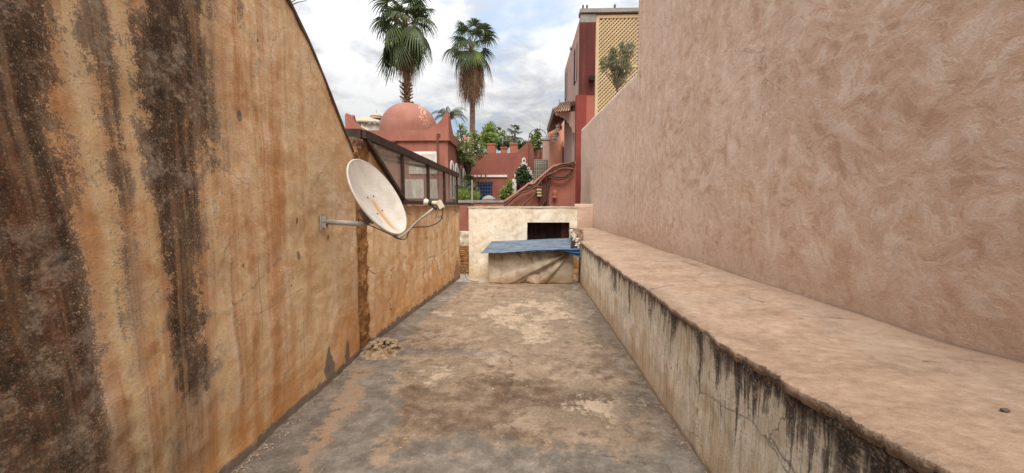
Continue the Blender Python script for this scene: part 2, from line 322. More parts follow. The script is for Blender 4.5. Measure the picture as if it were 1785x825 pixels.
def ledge_front_fn(g, b):
    p = g.pos(); x, y, z = g.xyz(p)
    L = g.nn(g.vec(0, y * 1.6, 0), 1.0, 3, .5); mo = g.nn(p, 3.0, 6, .6, .3); mid = g.nn(p, 13, 7, .74); fine = g.nn(p, 60, 5, .75)
    spk = mid * .45 + fine * .55 - .5
    s1 = g.nn(g.vec(2, y * 11, z * .8), 1.0, 5, .66); s2 = g.nn(g.vec(6, y * 34, z * 1.8), 1.0, 5, .7)
    t = s1 * .35 + mo * .3 + s2 * .2 + (spk + .5) * .15
    col = g.ramp(t, [(.24, (.50, .40, .27)), (.40, (.70, .60, .45)), (.54, (.82, .74, .60)), (.72, (.90, .86, .77))])
    col = g.mix(g.sm(z + (mo - .5) * .3 + (s1 - .5) * .12, .45, .04) * .7, col, (.55, .385, .225))
    col = g.mix(g.sm(s2 + spk * .5, .62, .88) * .5, col, (.30, .225, .155))
    col = g.mix(g.sm(mo + spk * .5, .62, .9) * .35, col, (.38, .29, .20))
    depth = .86 - z; near = g.sm(y, 8.5, 2.2, .15, 1.0)
    reach = (s1 - .12) * .62 * near + (s2 - .5) * .34 * near + (L - .40) * .30 + (mo - .5) * .34 * near
    dk = g.sm(reach - depth * 1.05 + spk * .30, -.12, .20)
    dk = dk.max(g.sm(s1 + mo * .4 + spk * .3 - depth * .3, .95, 1.25) * near * .8)
    dt = mid * .45 + fine * .55
    dcol = g.ramp(dt, [(.3, (.022, .017, .013)), (.5, (.065, .048, .036)), (.68, (.19, .145, .105)), (.85, (.45, .37, .28))])
    col = g.mix(dk * .93, col, dcol)
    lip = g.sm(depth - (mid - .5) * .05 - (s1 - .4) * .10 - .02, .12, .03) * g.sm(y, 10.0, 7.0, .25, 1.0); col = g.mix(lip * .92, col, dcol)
    foot = g.sm(z + (mid - .5) * .03, .05, .015); col = g.mix(foot * .6, col, (.20, .14, .10))
    cr = ((y - 4.45) + (g.noise(g.vec(0, 0, z * 3), 1.0, 3) - .5) * .16).abs(); crk = g.sm(cr, .007, .002)
    c2 = g.vor(g.vec(x, y * 1.6 + mo * .18, z * 2.2 + mid * .07), 1.0, 'DISTANCE_TO_EDGE'); crk = crk.max(g.sm(c2, .008, .002) * g.sm(y, 3.0, 2.3))
    col = g.mix(crk * .5, col, (.12, .09, .065)); col = g.mix(g.sm(spk, .05, .32) * .28, col, (.20, .15, .10))
    g.put(b.inputs['Base Color'], col); bump(g, b, mid * .6 + fine * .4 + s1 * .3 - crk - dk * .2, .8, .010)
M_LFRONT = mat('moulded_cream_render', ledge_front_fn)
def floor_fn(g, b):
    p = g.pos(); x, y, z = g.xyz(p)
    mo = g.nn(p, 1.7, 9, .66); mid = g.nn(p, 7.5, 9, .74); fine = g.nn(p, 34, 7, .80); grit = g.nn(p, 130, 4, .75); big = g.nn(g.vec(x + 4, y + 2, 0), .8, 3, .5)
    spk = fine * .55 + grit * .45 - .5
    t = mo * .25 + mid * .4 + (spk + .5) * .35
    base = g.ramp(t, [(.30, (.14, .095, .062)), (.44, (.25, .178, .122)), (.56, (.36, .27, .19)), (.74, (.52, .405, .30))])
    zone = g.sm((y - 5.7).abs() * .85 + (x - .15).abs() * .9, 2.5, .3)
    zone = zone.max(g.sm((y - 3.05).abs() * 1.1 + (x - .62).abs() * 1.2, .95, .1))
    zone = zone.max(g.sm((y - 3.65).abs() * 1.0 + (x + .85).abs() * 1.7, .9, .1))
    pt = g.nn(g.vec(x * 1.0 + 3, y * .9, 2), 2.1, 10, .68)
    fl = pt * .42 + mid * .22 + spk * .48 + zone * .46
    film = g.sm(fl, .34, .60); flake = g.sm(fl, .56, .78)
    col = g.mix(film * .6, base, g.mix(fine, (.34, .25, .17), (.50, .385, .27)))
    col = g.mix(flake * .8, col, g.ramp(spk + mid * .3 + .35, [(.2, (.34, .25, .17)), (.5, (.54, .42, .30)), (.85, (.74, .61, .465))]))
    brown = g.sm((y - 3.12).abs() + (x + .28).abs() * .55 + (pt - .5) * .75 + spk * .35, .62, .46)
    col = g.mix(brown * .80, col, g.ramp(t + spk * .3, [(.3, (.11, .068, .042)), (.5, (.19, .128, .084)), (.72, (.36, .265, .185))]))
    col = g.mix(g.sm(y + (mid - .5) * .4, 6.9, 7.6) * .55, col, g.mix(mid, (.20, .14, .09), (.40, .30, .21)))
    grey = g.ramp(t, [(.22, (.125, .11, .092)), (.44, (.20, .178, .15)), (.60, (.28, .25, .213)), (.80, (.42, .38, .325))])
    wob = (mid - .5) * .14 + (mo - .5) * .12 + (pt - .5) * .16 + spk * .12
    gm = g.sm(x + wob, -1.38, -1.50) * g.sm(y + wob, 4.2, 3.8)
    gm = gm.max(g.sm((x + 1.12 + (y - 2.5) * .24 + wob).abs(), .23, .12) * g.sm(y + wob, 4.5, 4.1))
    gm = gm.max(g.sm(x + wob * .8 - (y - 4.4) * .083, -1.36, -1.54) * g.sm(y, 3.8, 4.3))
    gm = gm.max(g.sm((y - 4.12 + wob).abs(), .11, .03) * g.sm(x + wob, .25, -.5) * .7)
    gm = gm.max(g.sm(y + wob * 2.2, 2.64, 2.30) * .72)
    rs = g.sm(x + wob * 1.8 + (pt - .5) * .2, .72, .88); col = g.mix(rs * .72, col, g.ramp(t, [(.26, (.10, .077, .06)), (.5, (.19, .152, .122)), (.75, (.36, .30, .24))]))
    gm = g.sm(gm + spk * .35 + (mid - .5) * .25, .30, .62)
    col = g.mix(gm * .9, col, grey)
    orange = g.sm((x + 1.40 + (y - 2.6) * .15 + wob * 1.2).abs(), .13, .02) * g.sm(y + wob, 4.0, 3.7)
    orange = g.sm(orange + spk * .5 + (mid - .5) * .6, .42, .72)
    col = g.mix(orange * .75, col, g.mix(fine, (.30, .19, .115), (.56, .40, .27)))
    pool = g.sm(x + wob, -.65, -.85) * g.sm(y + wob * .4, 7.95, 8.1); col = g.mix(pool * .8, col, (.58, .54, .48))
    cr = g.vor(g.vec(x + mid * .16, y * .8 + mo * .28, 0), .85, 'DISTANCE_TO_EDGE'); crk = g.sm(cr, .005, .001) * g.sm(big, .55, .75)
    col = g.mix(crk * .5, col, (.06, .045, .035))
    col = g.mix(g.sm(spk, .04, .34) * .42, col, (.085, .062, .045)); col = g.mix(g.sm(spk, -.06, -.34) * .30, col, (.66, .55, .42))
    g.put(b.inputs['Base Color'], col); bump(g, b, flake * .6 + mid * .35 + fine * .5 + grit * .3 - crk * .4, .95, .012)
M_FLOOR = mat('worn_roof_screed', floor_fn)
def cream_fn(g, b):
    p = g.pos(); x, y, z = g.xyz(p); mo = g.noise(p, 2.4, 6, .6, 1.4); mid = g.noise(p, 8, 6, .65, 1.2); fine = g.noise(p, 50, 5, .7); st = g.noise(g.vec(x * 8, y, z * .8), 1.0, 4)
    col = g.ramp(mid * .5 + mo * .5, [(.36, (.58, .49, .36)), (.48, (.72, .66, .53)), (.6, (.82, .78, .68))])
    col = g.mix(g.sm(z + (st - .5) * .5, .40, .0) * .65, col, (.50, .34, .185))
    col = g.mix(g.sm(st, .56, .74) * .35, col, (.42, .31, .20))
    col = g.mix(g.sm(z + (mid - .5) * .12, 1.49, 1.56) * .55, col, (.30, .22, .155))
    c2 = g.vor(g.vec(x * 1.3 + mo * .8, y, z * 1.7 + mid * .3), 1.0, 'DISTANCE_TO_EDGE'); crk = g.sm(c2, .008, .002) * g.sm(mo, .52, .60)
    col = g.mix(crk * .4, col, (.30, .22, .15))
    g.put(b.inputs['Base Color'], col); bump(g, b, mid + fine * .4 - crk, .7, .016)
M_CREAM = mat('cream_limewash', cream_fn)
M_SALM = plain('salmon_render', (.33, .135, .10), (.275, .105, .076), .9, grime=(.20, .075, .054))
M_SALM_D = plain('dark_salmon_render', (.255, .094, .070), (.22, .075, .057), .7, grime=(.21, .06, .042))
def dome_fn(g, b):
    p = g.pos(); x, y, z = g.xyz(p); a = g.noise(p, 1.1, 6, .6, .4); f = g.noise(p, 7, 6, .7, .5); st = g.noise(g.vec(x * 5, y * 5, z), 1.0, 4)
    col = g.mix(g.sm(a, .35, .65), (.315, .15, .112), (.26, .115, .086)); col = g.mix(g.sm(st, .5, .7) * .3, col, (.28, .10, .07))
    peel = g.sm((x + 4.98 - (5.9 - z) * .28).abs() - (f - .5) * .8, .16, .05) * g.sm(f, .46, .56) * g.sm(z, 5.35, 5.6)
    col = g.mix(peel * .8, col, (.60, .36, .25)); g.put(b.inputs['Base Color'], col); bump(g, b, a + f * .5, .5, .02)
M_DOME = mat('salmon_dome_render', dome_fn)
M_WHITE = plain('white_plaster', (.74, .71, .66), (.62, .59, .54), 2.5, grime=(.52, .45, .38))
M_PINK = plain('pale_pink_render', (.50, .34, .29), (.44, .29, .245), 1.0, grime=(.40, .25, .21))
M_ORANGE = plain('orange_pink_render', (.60, .30, .20), (.52, .25, .16), 1.0)
M_MAROON = plain('maroon_paint', (.095, .024, .020), (.07, .018, .016), 1.3, grime=(.16, .06, .045))
M_RED = plain('red_paint', (.21, .045, .034), (.165, .036, .028), 1.4, grime=(.18, .04, .03))
M_ROSE = plain('rose_red_render', (.32, .105, .08), (.28, .088, .066), 1.0)
M_BEIGE = plain('beige_paint', (.50, .385, .23), (.44, .335, .20), 1.0)
M_SHADEB = plain('ochre_backing', (.16, .095, .05), (.12, .07, .04), 1.0)
M_STONE = plain('pale_stone', (.46, .40, .29), (.38, .33, .24), .9, grime=(.26, .22, .16))
M_GREYC = plain('grey_cement', (.27, .25, .23), (.20, .185, .17), 4)
M_EDGE = plain('dark_mortar', (.11, .085, .065), (.16, .12, .09), 9)
M_IRON = plain('brown_painted_iron', (.036, .024, .019), (.062, .042, .034), 14, rough=.6, bs=.2, bd=.003)
M_DARK = plain('dark_interior', (.030, .016, .012), (.018, .010, .008), 5)
M_CURT = plain('dark_red_cloth', (.12, .035, .028), (.07, .02, .016), 8)
M_PIPE = plain('rusty_pipe', (.17, .072, .045), (.10, .045, .03), 6)
M_RISER = plain('shadow_toned_pipe', (.13, .05, .038), (.10, .038, .03), 6)  # salmon rods coloured dark, so the tone carries their shadows on the wall
M_CABLE = plain('black_cable', (.03, .026, .023), (.05, .042, .036), 20, rough=.6)
M_GALV = plain('grey_galvanised_steel', (.42, .41, .39), (.34, .32, .30), 9, rough=.5, metal=.25, bs=.1, bd=.002)
M_LNB = plain('ivory_plastic', (.66, .60, .47), (.58, .52, .40), 14, rough=.5, bs=.05, bd=.001)
M_TERRA = plain('terracotta', (.34, .12, .075), (.27, .09, .06), 5)
M_TILE = plain('dark_green_brown_tile', (.14, .085, .055), (.20, .13, .085), 5, rough=.6)
M_BLUEP = plain('blue_paint', (.045, .075, .16), (.03, .05, .11), 6, rough=.6)
M_LANT = plain('pierced_metal', (.42, .39, .34), (.25, .23, .2), 9, rough=.5)
M_CONC = plain('grey_screen_block', (.40, .38, .31), (.33, .31, .26), 3)
M_TRUNK = plain('palm_bark', (.20, .125, .085), (.12, .072, .048), 3, bscale=14, bs=.9, bd=.04)
M_BARK = plain('tree_bark', (.13, .095, .07), (.08, .06, .045), 5, bs=.8, bd=.02)
M_PALMG = leafmat('palm_green', (.045, .075, .026), (.125, .165, .062), (.035, .058, .024))
M_PALMY = leafmat('palm_yellow_green', (.13, .19, .03), (.22, .25, .05))
M_PALMD = leafmat('dead_palm_leaf', (.19, .115, .068), (.40, .26, .155), (.12, .075, .045), rough=.8)
M_LEAF1 = leafmat('leaf_mixed_green', (.12, .17, .055), (.33, .37, .13), (.085, .125, .045))
M_LEAF2 = leafmat('leaf_bright_green', (.14, .22, .04), (.30, .38, .10), (.08, .14, .03))
M_LEAF3 = leafmat('leaf_dark_green', (.04, .075, .025), (.09, .14, .05))
M_OLIVE = leafmat('olive_leaf', (.13, .14, .075), (.30, .30, .18), (.10, .10, .055))
def dish_fn(g, b):
    t = E(g, g.n('ShaderNodeTexCoord').outputs['Object']); x, y, z = g.xyz(t)   # z along the axis, y up the face
    a = g.noise(t, 6, 6, .6); f = g.noise(g.vec(x * 6, y * 60, z), 1.0, 3); m = g.noise(t, 26, 6, .7)
    col = g.mix(g.sm(a, .35, .7), (.60, .575, .52), (.47, .445, .395)); col = g.mix(g.sm(f, .5, .6) * .25, col, (.44, .42, .39))
    run = g.sm((x - .01 - (g.noise(g.vec(y * 3, 0, 0), 1, 3) - .5) * .06).abs() - (m - .5) * .05, .045, .005) * g.sm(y + (m - .5) * .06, .04, -.03) * g.sm(y, -.34, -.27)
    run2 = g.sm((x - .015).abs() - (m - .5) * .04, .10, .02) * g.sm(y, .06, -.06) * g.sm(y, -.34, -.25)
    col = g.mix(run2 * .45, col, (.58, .40, .20)); col = g.mix(run * .85, col, g.mix(m, (.30, .15, .055), (.62, .38, .16)))
    sp = g.vor(g.vec(x * 22, y * 22, 0), 1.0); col = g.mix(g.sm(sp, .10, .05) * g.sm(x, .02, -.15) * g.sm(y, -.02, .1) * .8, col, (.2, .17, .14))
    g.put(b.inputs['Base Color'], col); b.inputs['Roughness'].default_value = .5; bump(g, b, f + m * .3, .25, .003)
M_DISH = mat('weathered_dish_paint', dish_fn)
def glass_fn(g, b):
    p = g.pos(); a = g.noise(p, 2.2, 5, .6, .5); x, y, z = g.xyz(p); st = g.noise(g.vec(x, y * 12, z * 1.2), 1.0, 4)
    tr = g.n('ShaderNodeBsdfTransparent'); g.put(tr.inputs[0], (.78, .80, .79)); df = g.n('ShaderNodeBsdfDiffuse'); g.put(df.inputs[0], (.50, .45, .40))
    gl = g.n('ShaderNodeBsdfGlossy'); gl.inputs['Roughness'].default_value = .08; g.put(gl.inputs[0], (.9, .9, .9))
    m1 = g.n('ShaderNodeMixShader'); g.put(m1.inputs[0], g.sm(a * .5 + st * .5, .35, .7, .16, .46)); g.nt.links.new(tr.outputs[0], m1.inputs[1]); g.nt.links.new(df.outputs[0], m1.inputs[2])
    m2 = g.n('ShaderNodeMixShader'); m2.inputs[0].default_value = .07; g.nt.links.new(m1.outputs[0], m2.inputs[1]); g.nt.links.new(gl.outputs[0], m2.inputs[2])
    o = [n for n in g.nt.nodes if n.type == 'OUTPUT_MATERIAL'][0]; g.nt.links.new(m2.outputs[0], o.inputs[0])
M_GLASS = mat('dusty_glass', glass_fn)
def tarp_fn(g, b):
    p = g.pos(); x, y, z = g.xyz(p); a = g.noise(p, 3.2, 6, .6, .4); f = g.noise(p, 16, 6, .7)
    col = g.mix(g.sm(a, .32, .68), (.42, .36, .28), (.25, .19, .13)); col = g.mix(g.sm(f, .5, .72) * .3, col, (.22, .16, .11))
    col = g.mix(g.sm(g.nn(g.vec(x * 3, y, z * 3), 1.3, 6, .7), .55, .9) * .5, col, (.20, .145, .10)); col = g.mix(g.sm(z + (a - .5) * .5, .50, .66) * .7, col, (.17, .12, .085)); col = g.mix(g.sm(z + (a - .5) * .3, .22, .0) * .55, col, (.38, .25, .13))
    g.put(b.inputs['Base Color'], col); b.inputs['Roughness'].default_value = .75; bump(g, b, f + a, .4, .008)
M_TARP = mat('grimy_tarpaulin', tarp_fn)
def sheet_fn(g, b):
    p = g.pos(); x, y, z = g.xyz(p); a = g.noise(g.vec(x * 2.5, y * 7, z), 1.2, 6, .65); f = g.noise(g.vec(x * 4, y * 60, z), 1.0, 4)
    col = g.mix(g.sm(a, .36, .64), (.095, .135, .19), (.16, .205, .25)); col = g.mix(g.sm(f, .52, .68) * .4, col, (.11, .17, .26)); col = g.mix(g.sm(a, .62, .72) * .5, col, (.30, .24, .19))
    g.put(b.inputs['Base Color'], col); b.inputs['Roughness'].default_value = .55; bump(g, b, a, .2, .004)
M_SHEET = mat('faded_blue_sheet_metal', sheet_fn)
M_BLUEC = plain('blue_plastic_sheet', (.045, .12, .25), (.03, .075, .17), 9, rough=.5, bs=.3)
M_COPE = plain('light_salmon_render', (.46, .215, .165), (.38, .165, .125), 1.2)
M_GROUND = plain('dusty_ground', (.28, .20, .14), (.20, .15, .11), .3)

# ================================================================== LARGE STRUCTURE
GZ = -3.6
MB().add([(-600, -300, GZ), (600, -300, GZ), (600, 900, GZ), (-600, 900, GZ)], [(0, 1, 2, 3)]).build('ground', M_GROUND).__setitem__('kind', 'structure')
# terrace floor: gently uneven sheet on a slab
mb = MB(); mb.slab(120, 260, lambda u, v: (lambda x, y: (x, y, .012 * nz((x, y, 0), 1.1) + .006 * nz((x, y, 3), 4) + .004 * nz((x, y, 1), 13)))(-2.0 + 3.4 * u, -1.5 + 10.6 * v), (0, 0, -.35))
tag(mb.build('terrace_floor', M_FLOOR, smooth=True), kind='structure')
# --- left wall, top edge running down away from the camera
prof = [(-1.5, 6.2), (1.2, 4.1)] + [(atx(px, py, WX).y, atx(px, py, WX).z) for px, py in ((500, -2), (540, 80), (575, 165), (600, 230), (616, 268))]
prof.append((4.3, prof[-1][1] - .1))
def ztop(y):
    for (a, za), (b_, zb) in zip(prof, prof[1:]):
        if y <= b_: return za + (zb - za) * (y - a) / (b_ - a)
    return prof[-1][1]
LW_END = 4.03
lw = thing('boundary_wall', 'tall ochre rendered wall with black and rust streaks and a top edge sloping down', 'wall', (WX - .1, 1.5, 0))
def lwf(u, v):
    y = -1.5 + (LW_END + 1.5) * u; z = -.06 + (ztop(y) + .06) * v
    dx_ = .014 * nz((0, y, z), 1.6, 2) + .008 * nz((0, y, z), 6, 5) + .005 * nz((0, y, z), 17, 1)
    if u > .995: y += .02 * nz((0, 0, z), 5, 3) + .012 * nz((0, 0, z), 19, 3)
    return (WX + dx_, y, z)
MB().slab(230, 130, lwf, (-.28, 0, 0)).build('wall_body', M_LEFT, lw, smooth=True)
mb = MB()
ys = [1.0 + i * .1 for i in range(31)]
for a, b_ in zip(ys, ys[1:]): mb.prism([(WX + .012 + .006 * nz((a, 0, 0), 9), a, ztop(a) + .002), (WX + .012 + .006 * nz((b_, 0, 0), 9), b_, ztop(b_) + .002), (WX + .012, b_, ztop(b_) + .03), (WX + .012, a, ztop(a) + .03)], (-.31, 0, 0))
mb.build('coping', M_EDGE, lw)
# --- low ochre wall beyond, with the raw earth recess at its near end
def w2x(y): return -1.752 + (y - 4.5) * .083
def w2top(y):
    if y < 4.62: return 2.27 + .03 * nz((y, 0, 0), 9)
    if y < 5.5: return 2.27 - (y - 4.62) * .76 + .012 * nz((y, 0, 0), 12)
    return 1.595 + .010 * nz((y, 0, 0), 6)
w2 = thing('low_wall', 'lower ochre wall with a raw earth recess at its near end, carrying the glass canopy', 'wall', (-1.7, 6.4, 0))
def w2f(u, v):
    y = 4.42 + 4.03 * u; z = -.06 + (w2top(y) + .06) * v
    if u == 0: y += .03 * nz((0, 0, z), 6, 3) + .02 * nz((0, 0, z), 21, 3)
    return (w2x(y) + .016 * nz((0, y, z), 1.9, 4) + .009 * nz((0, y, z), 6, 5) + .004 * nz((0, y, z), 18, 1), y, z)
MB().slab(150, 70, w2f, (-.25, 0, 0)).build('wall_body', M_WALL2, w2, smooth=True)
def rcf(u, v):
    y = 4.0 + .5 * u; z = -.06 + (2.30 + .04 * nz((y, 0, 5), 7) + .06) * v
    hi = max(0, (z - 1.75)) * .12
    return (-1.82 + hi + .030 * nz((0, y, z), 5, 4) + .022 * nz((0, y, z), 14, 5) + .012 * nz((0, y, z), 34, 1), y, z)
MB().slab(34, 140, rcf, (-.2, 0, 0)).build('earth_recess', M_ROUGH, w2)
# --- ledge on the right
LX = 1.12; RX = 2.25; LZ = .86
def lzt(y): return LZ + max(0, 1.95 - y) * .07 * min(1, max(0, (y + 1.5) / 1.5)) + .02 * nz((0, y, 0), .7, 2) + .008 * nz((0, y, 0), 3)
def lx(y): return LX + .006 * (y - 5)
led = thing('masonry_ledge', 'long waist high masonry ledge with tan top and mould streaked cream front', 'ledge', (1.65, 4, 0))
def lff(u, v):
    y = -1.5 + 14.4 * u; z = -.05 + (lzt(y) - .035 + .05) * v
    return (lx(y) + .012 * nz((0, y, z), 1.5, 8) + .007 * nz((0, y, z), 6, 2) + .004 * nz((0, y, z), 19, 2), y, z)
MB().slab(420, 30, lff, (.25, 0, 0)).build('ledge_front', M_LFRONT, led, smooth=True)
def ltf(u, v):
    y = -1.5 + 14.4 * u; e = lx(y) - .010 + .010 * nz((0, y, 0), 1.6, 8) + .013 * nz((0, y, 0), 13, 2) + .014 * nz((0, y, 0), 36, 2)
    k = v ** 1.6; x = e + (RX + .03 - e) * k
    drop = (-.012 + .014 * nz((0, y, 0), 24, 6)) * math.exp(-(x - e) / .02) + .02 * (x - e)
    return (x, y, lzt(y) + drop + .005 * nz((x, y, 0), 1.8, 4) + .003 * nz((x, y, 0), 9, 4) + .002 * nz((x, y, 0), 23, 4))
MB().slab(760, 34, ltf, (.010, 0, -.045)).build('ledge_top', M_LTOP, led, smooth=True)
# --- right wall: tall near length and lower far length
rw = thing('rendered_wall', 'huge pinkish brown trowelled wall rising behind the ledge', 'wall', (RX + .2, 6, 0))
YS = atx(1112.5, 60, RX).y
YE = atx(1012.5, 300, RX).y
za = atx(1112, 125, RX).z; zb = atx(1014, 226, RX).z
def rwf(y0, y1, zf, sp):
    def f(u, v):
        y = y0 + (y1 - y0) * u; z = -.05 + (zf(y) + .05) * v
        return (RX + sp + .020 * nz((0, y, z), .8, 8) + .008 * nz((0, y, z), 4, 2), y, z)
    return f
MB().slab(170, 120, rwf(-2.5, YS, lambda y: 8.2, 0), (.35, 0, 0)).build('tall_section', M_RIGHT, rw, smooth=True)
MB().slab(120, 70, rwf(YS + .002, YE, lambda y: za + (zb - za) * (y - YS) / (YE - YS), 0), (.3, 0, 0)).build('low_section', M_RIGHT, rw, smooth=True)
MB().slab(14, 14, lambda u, v: (1.66 + .60 * u, 12.9 + .01 * nz((u, v, 0), 3), -.05 + 1.70 * v), (0, .3, 0)).build('return_pier', M_RIGHT, rw, smooth=True)
# --- cream shed closing the alley
CYY = 8.42
x0 = aty(817, 400, CYY).x; x1 = aty(1006, 400, CYY).x
ox0, ox1 = aty(919, 400, CYY).x, aty(993, 400, CYY).x; oz0, oz1 = aty(950, 428, CYY).z, aty(950, 388, CYY).z
ztc = aty(900, 362.5, CYY).z
shed = thing('cream_shed', 'low cream plastered shed wall with a dark square opening at the end of the alley', 'shed', ((x0 + x1) / 2, CYY, 0))
def panel(u0, u1, z0, z1, nu, nv, top=False):
    return lambda u, v: (lambda x, z: (x, CYY + .014 * nz((x, 0, z), 2, 3) + .006 * nz((x, 0, z), 8, 3), z + (.014 * nz((x, 0, 0), 5) + .006 * nz((x, 0, 0), 17) if top and v == 1 else 0)))(u0 + (u1 - u0) * u, z0 + (z1 - z0) * v)
mb = MB(); mb.slab(50, 50, panel(x0, ox0, -.05, ztc, 0, 0, True), (0, .14, 0)); mb.slab(26, 12, panel(ox0, ox1, oz1, ztc, 0, 0, True), (0, .14, 0))
mb.slab(26, 28, panel(ox0, ox1, -.05, oz0, 0, 0), (0, .14, 0)); mb.slab(6, 50, panel(ox1, x1, -.05, ztc, 0, 0, True), (0, .14, 0))
mb.build('front_wall', M_CREAM, shed)
MB().slab(40, 4, lambda u, v: (x0 - .015 + (x1 - x0 + .03) * u, CYY - .03 + .012 * nz((u * 9, 1, 0), 3) + .02, ztc - .004 + .032 * v + .008 * nz((u * 14, v, 0), 2)), (0, 1.5, 0)).build('roof_slab', M_CREAM, shed)
mb = MB(); mb.box(x0, x0 + .14, CYY + .16, CYY + 1.5, -.05, ztc - .02); mb.box(x1 - .14, x1, CYY + .16, CYY + 1.5, -.05, ztc - .02); mb.box(x0 + .15, x1 - .15, CYY + 1.36, CYY + 1.5, -.05, ztc - .02)
mb.build('side_wall', M_CREAM, shed)
mb = MB(); mb.slab(40, 6, lambda u, v: (ox0 - .1 + (ox1 - ox0 + .2) * u, CYY + .28 + .03 * math.sin(u * 38 + v * 2) + .02 * nz((u * 5, v, 0), 2), oz0 - .1 + (oz1 - oz0 + .15) * v), (0, .01, 0)); mb.build('dark_lining', M_DARK, shed)
mb = MB(); mb.slab(14, 6, lambda u, v: (ox1 - .17 + .16 * u, CYY + .17 + .02 * math.sin(u * 20), oz0 + (oz1 - oz0) * v), (0, .01, 0)); mb.build('curtain', M_CURT, shed)
# broken masonry where the ledge meets the shed
mb = MB(); P = [aty(993, 397, 8.36), aty(1012, 397, 8.36), aty(1012, 440, 8.36), aty(1004, 430, 8.36), aty(997, 414, 8.36)]
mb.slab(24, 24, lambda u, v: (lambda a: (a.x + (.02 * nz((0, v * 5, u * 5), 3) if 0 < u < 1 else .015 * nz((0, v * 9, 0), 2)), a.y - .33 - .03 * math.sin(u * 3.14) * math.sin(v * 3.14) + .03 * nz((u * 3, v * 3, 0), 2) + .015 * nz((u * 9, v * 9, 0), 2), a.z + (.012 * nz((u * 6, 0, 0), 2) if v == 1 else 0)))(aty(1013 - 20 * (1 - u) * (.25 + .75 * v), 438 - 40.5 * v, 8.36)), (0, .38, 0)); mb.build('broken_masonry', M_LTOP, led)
mb = MB(); rnd = random.Random(4)
for i in range(70):
    t = rnd.random(); p = aty(995 + 14 * t + rnd.uniform(-3, 3), 402 + 26 * t + rnd.uniform(-5, 5), 7.99); mb.blob(p, rnd.uniform(.008, .026), rnd.uniform(.7, 1.5), 1, rnd.uniform(.5, 1), i, .9)
tag(mb.build('rubble_edge', M_CREAM, led), kind='stuff')

# ================================================================== NEAR OBJECTS
# lean-to box under the blue sheet
fy = 7.95
bx0, bx1 = aty(853, 470, fy).x, 1.11
hut = thing('lean_to_box', 'low plastered box built against the cream shed under a blue sheet', 'shed', ((bx0 + bx1) / 2, 8.2, 0))
mb = MB(); mb.slab(4, 20, lambda u, v: (bx1 - .19 + .19 * u, fy + .01 * nz((u, v, 0), 5), -.03 + .66 * v), (0, .2, 0)); mb.build('corner_pier', M_WALL2, hut, smooth=True)
MB().box(bx0 + .02, bx0 + .10, fy + .04, CYY - .02, -.03, .66).build('side_wall', M_CREAM, hut)
MB().box(bx0 + .11, bx1 - .2, fy + .10, fy + .14, -.03, .62).build('front_board', M_DARK, hut)
# tarpaulin with folds fanning out of its upper right corner
def tf(u, v):
    xa, xb = bx0 - .015, bx1 - .12; x = xa + (xb - xa) * u; z = .008 + .665 * v
    z += (.014 * nz((x, 0, 0), 6) if v < .05 else 0)
    ax, az = xb + .02 - x, .70 - z; r_ = math.hypot(ax, az); th = math.atan2(az, ax)
    amp = .11 * min(1, r_ / .5) * math.exp(-((th - .62) / .20) ** 2)
    yv = fy - .02 - amp * (max(0, math.sin(th * 17 + .6)) * 1.5 + .35 * math.sin(th * 37 + 1)) - .012 * nz((x, 0, z), 5) - .02 * nz((x, 0, z), 2.2, 3)
    yv -= .035 * math.sin(v * math.pi) * .7
    if v > .82: yv += .04 * math.sin(x * 24 + 2 * math.sin(x * 7)) * (v - .82) / .18
    return (x, yv, z)
tag(MB().slab(170, 60, tf, (0, .012, 0)).build('tarpaulin', M_TARP, smooth=True), 'grimy grey tarpaulin hung in diagonal folds over the front of the low box', 'tarpaulin')
rnd = random.Random(6)
for i in range(7):
    p = aty(872 + i * 17 + rnd.uniform(-3, 3), 447, fy - .03); mb = MB(); mb.tube([p + Vector((0, 0, .02)), p + Vector((rnd.uniform(-.03, .05), -.012, -.03)), p + Vector((rnd.uniform(-.02, .07), -.015, -.08))], .006, 5, .003)
    mb.build('tie_cord', M_CABLE, [o for o in sc.objects if o.name == 'tarpaulin'][0])
# corrugated sheet, ribs running left to right
A0, A1 = aty(857, 421.5, 8.40), aty(997, 415.5, 8.40); B0, B1 = aty(839, 441.5, 7.72), aty(995, 434, 7.72)
def sf(u, v):
    a = A0.lerp(A1, u); b_ = B0.lerp(B1, u); p = b_.lerp(a, v)
    return (p.x, p.y, p.z + .016 * math.sin(v * 2 * math.pi * 5.5) + .005 * nz((u * 3, v, 0), 2) - .006 * (1 - v) * math.sin(u * 7))
tag(MB().slab(60, 66, sf, (0, 0, -.004)).build('corrugated_sheet', M_SHEET, smooth=True), 'faded blue corrugated metal sheet roofing the low box under the dark opening', 'roof sheet')
hem = MB(); hem.slab(40, 4, lambda u, v: (lambda p: (p.x, p.y + .012 + .01 * math.sin(u * 40), p.z - .004 - (.02 + .010 * nz((u * 8, 0, 0), 2)) * v))(B0.lerp(B1, .28 + .7 * u)), (0, .01, 0))
hem.build('folded_edge', M_BLUEC, [o for o in sc.objects if o.name == 'corrugated_sheet'][0])
def bf(u, v):
    p = aty(979 + 32 * u, 433 + 16 * v * (.15 + u * .85) + 2 * (1 - u), 7.70)
    return (p.x, p.y + .02 * math.sin((v * 5 + u) * 3) + .015 * nz((u * 4, v * 4, 0), 2), p.z)
tag(MB().slab(24, 20, bf, (0, .10, 0)).build('plastic_sheet', M_BLUEC, smooth=True), 'crumpled dark blue plastic sheet stuffed beside the ledge under the corrugated roof', 'plastic sheet')
# stones holding the tarpaulin down
M_HEAP = plain('crumbled_earth', (.54, .40, .26), (.22, .14, .08), 16, bs=1.0, bd=.02, bscale=70)
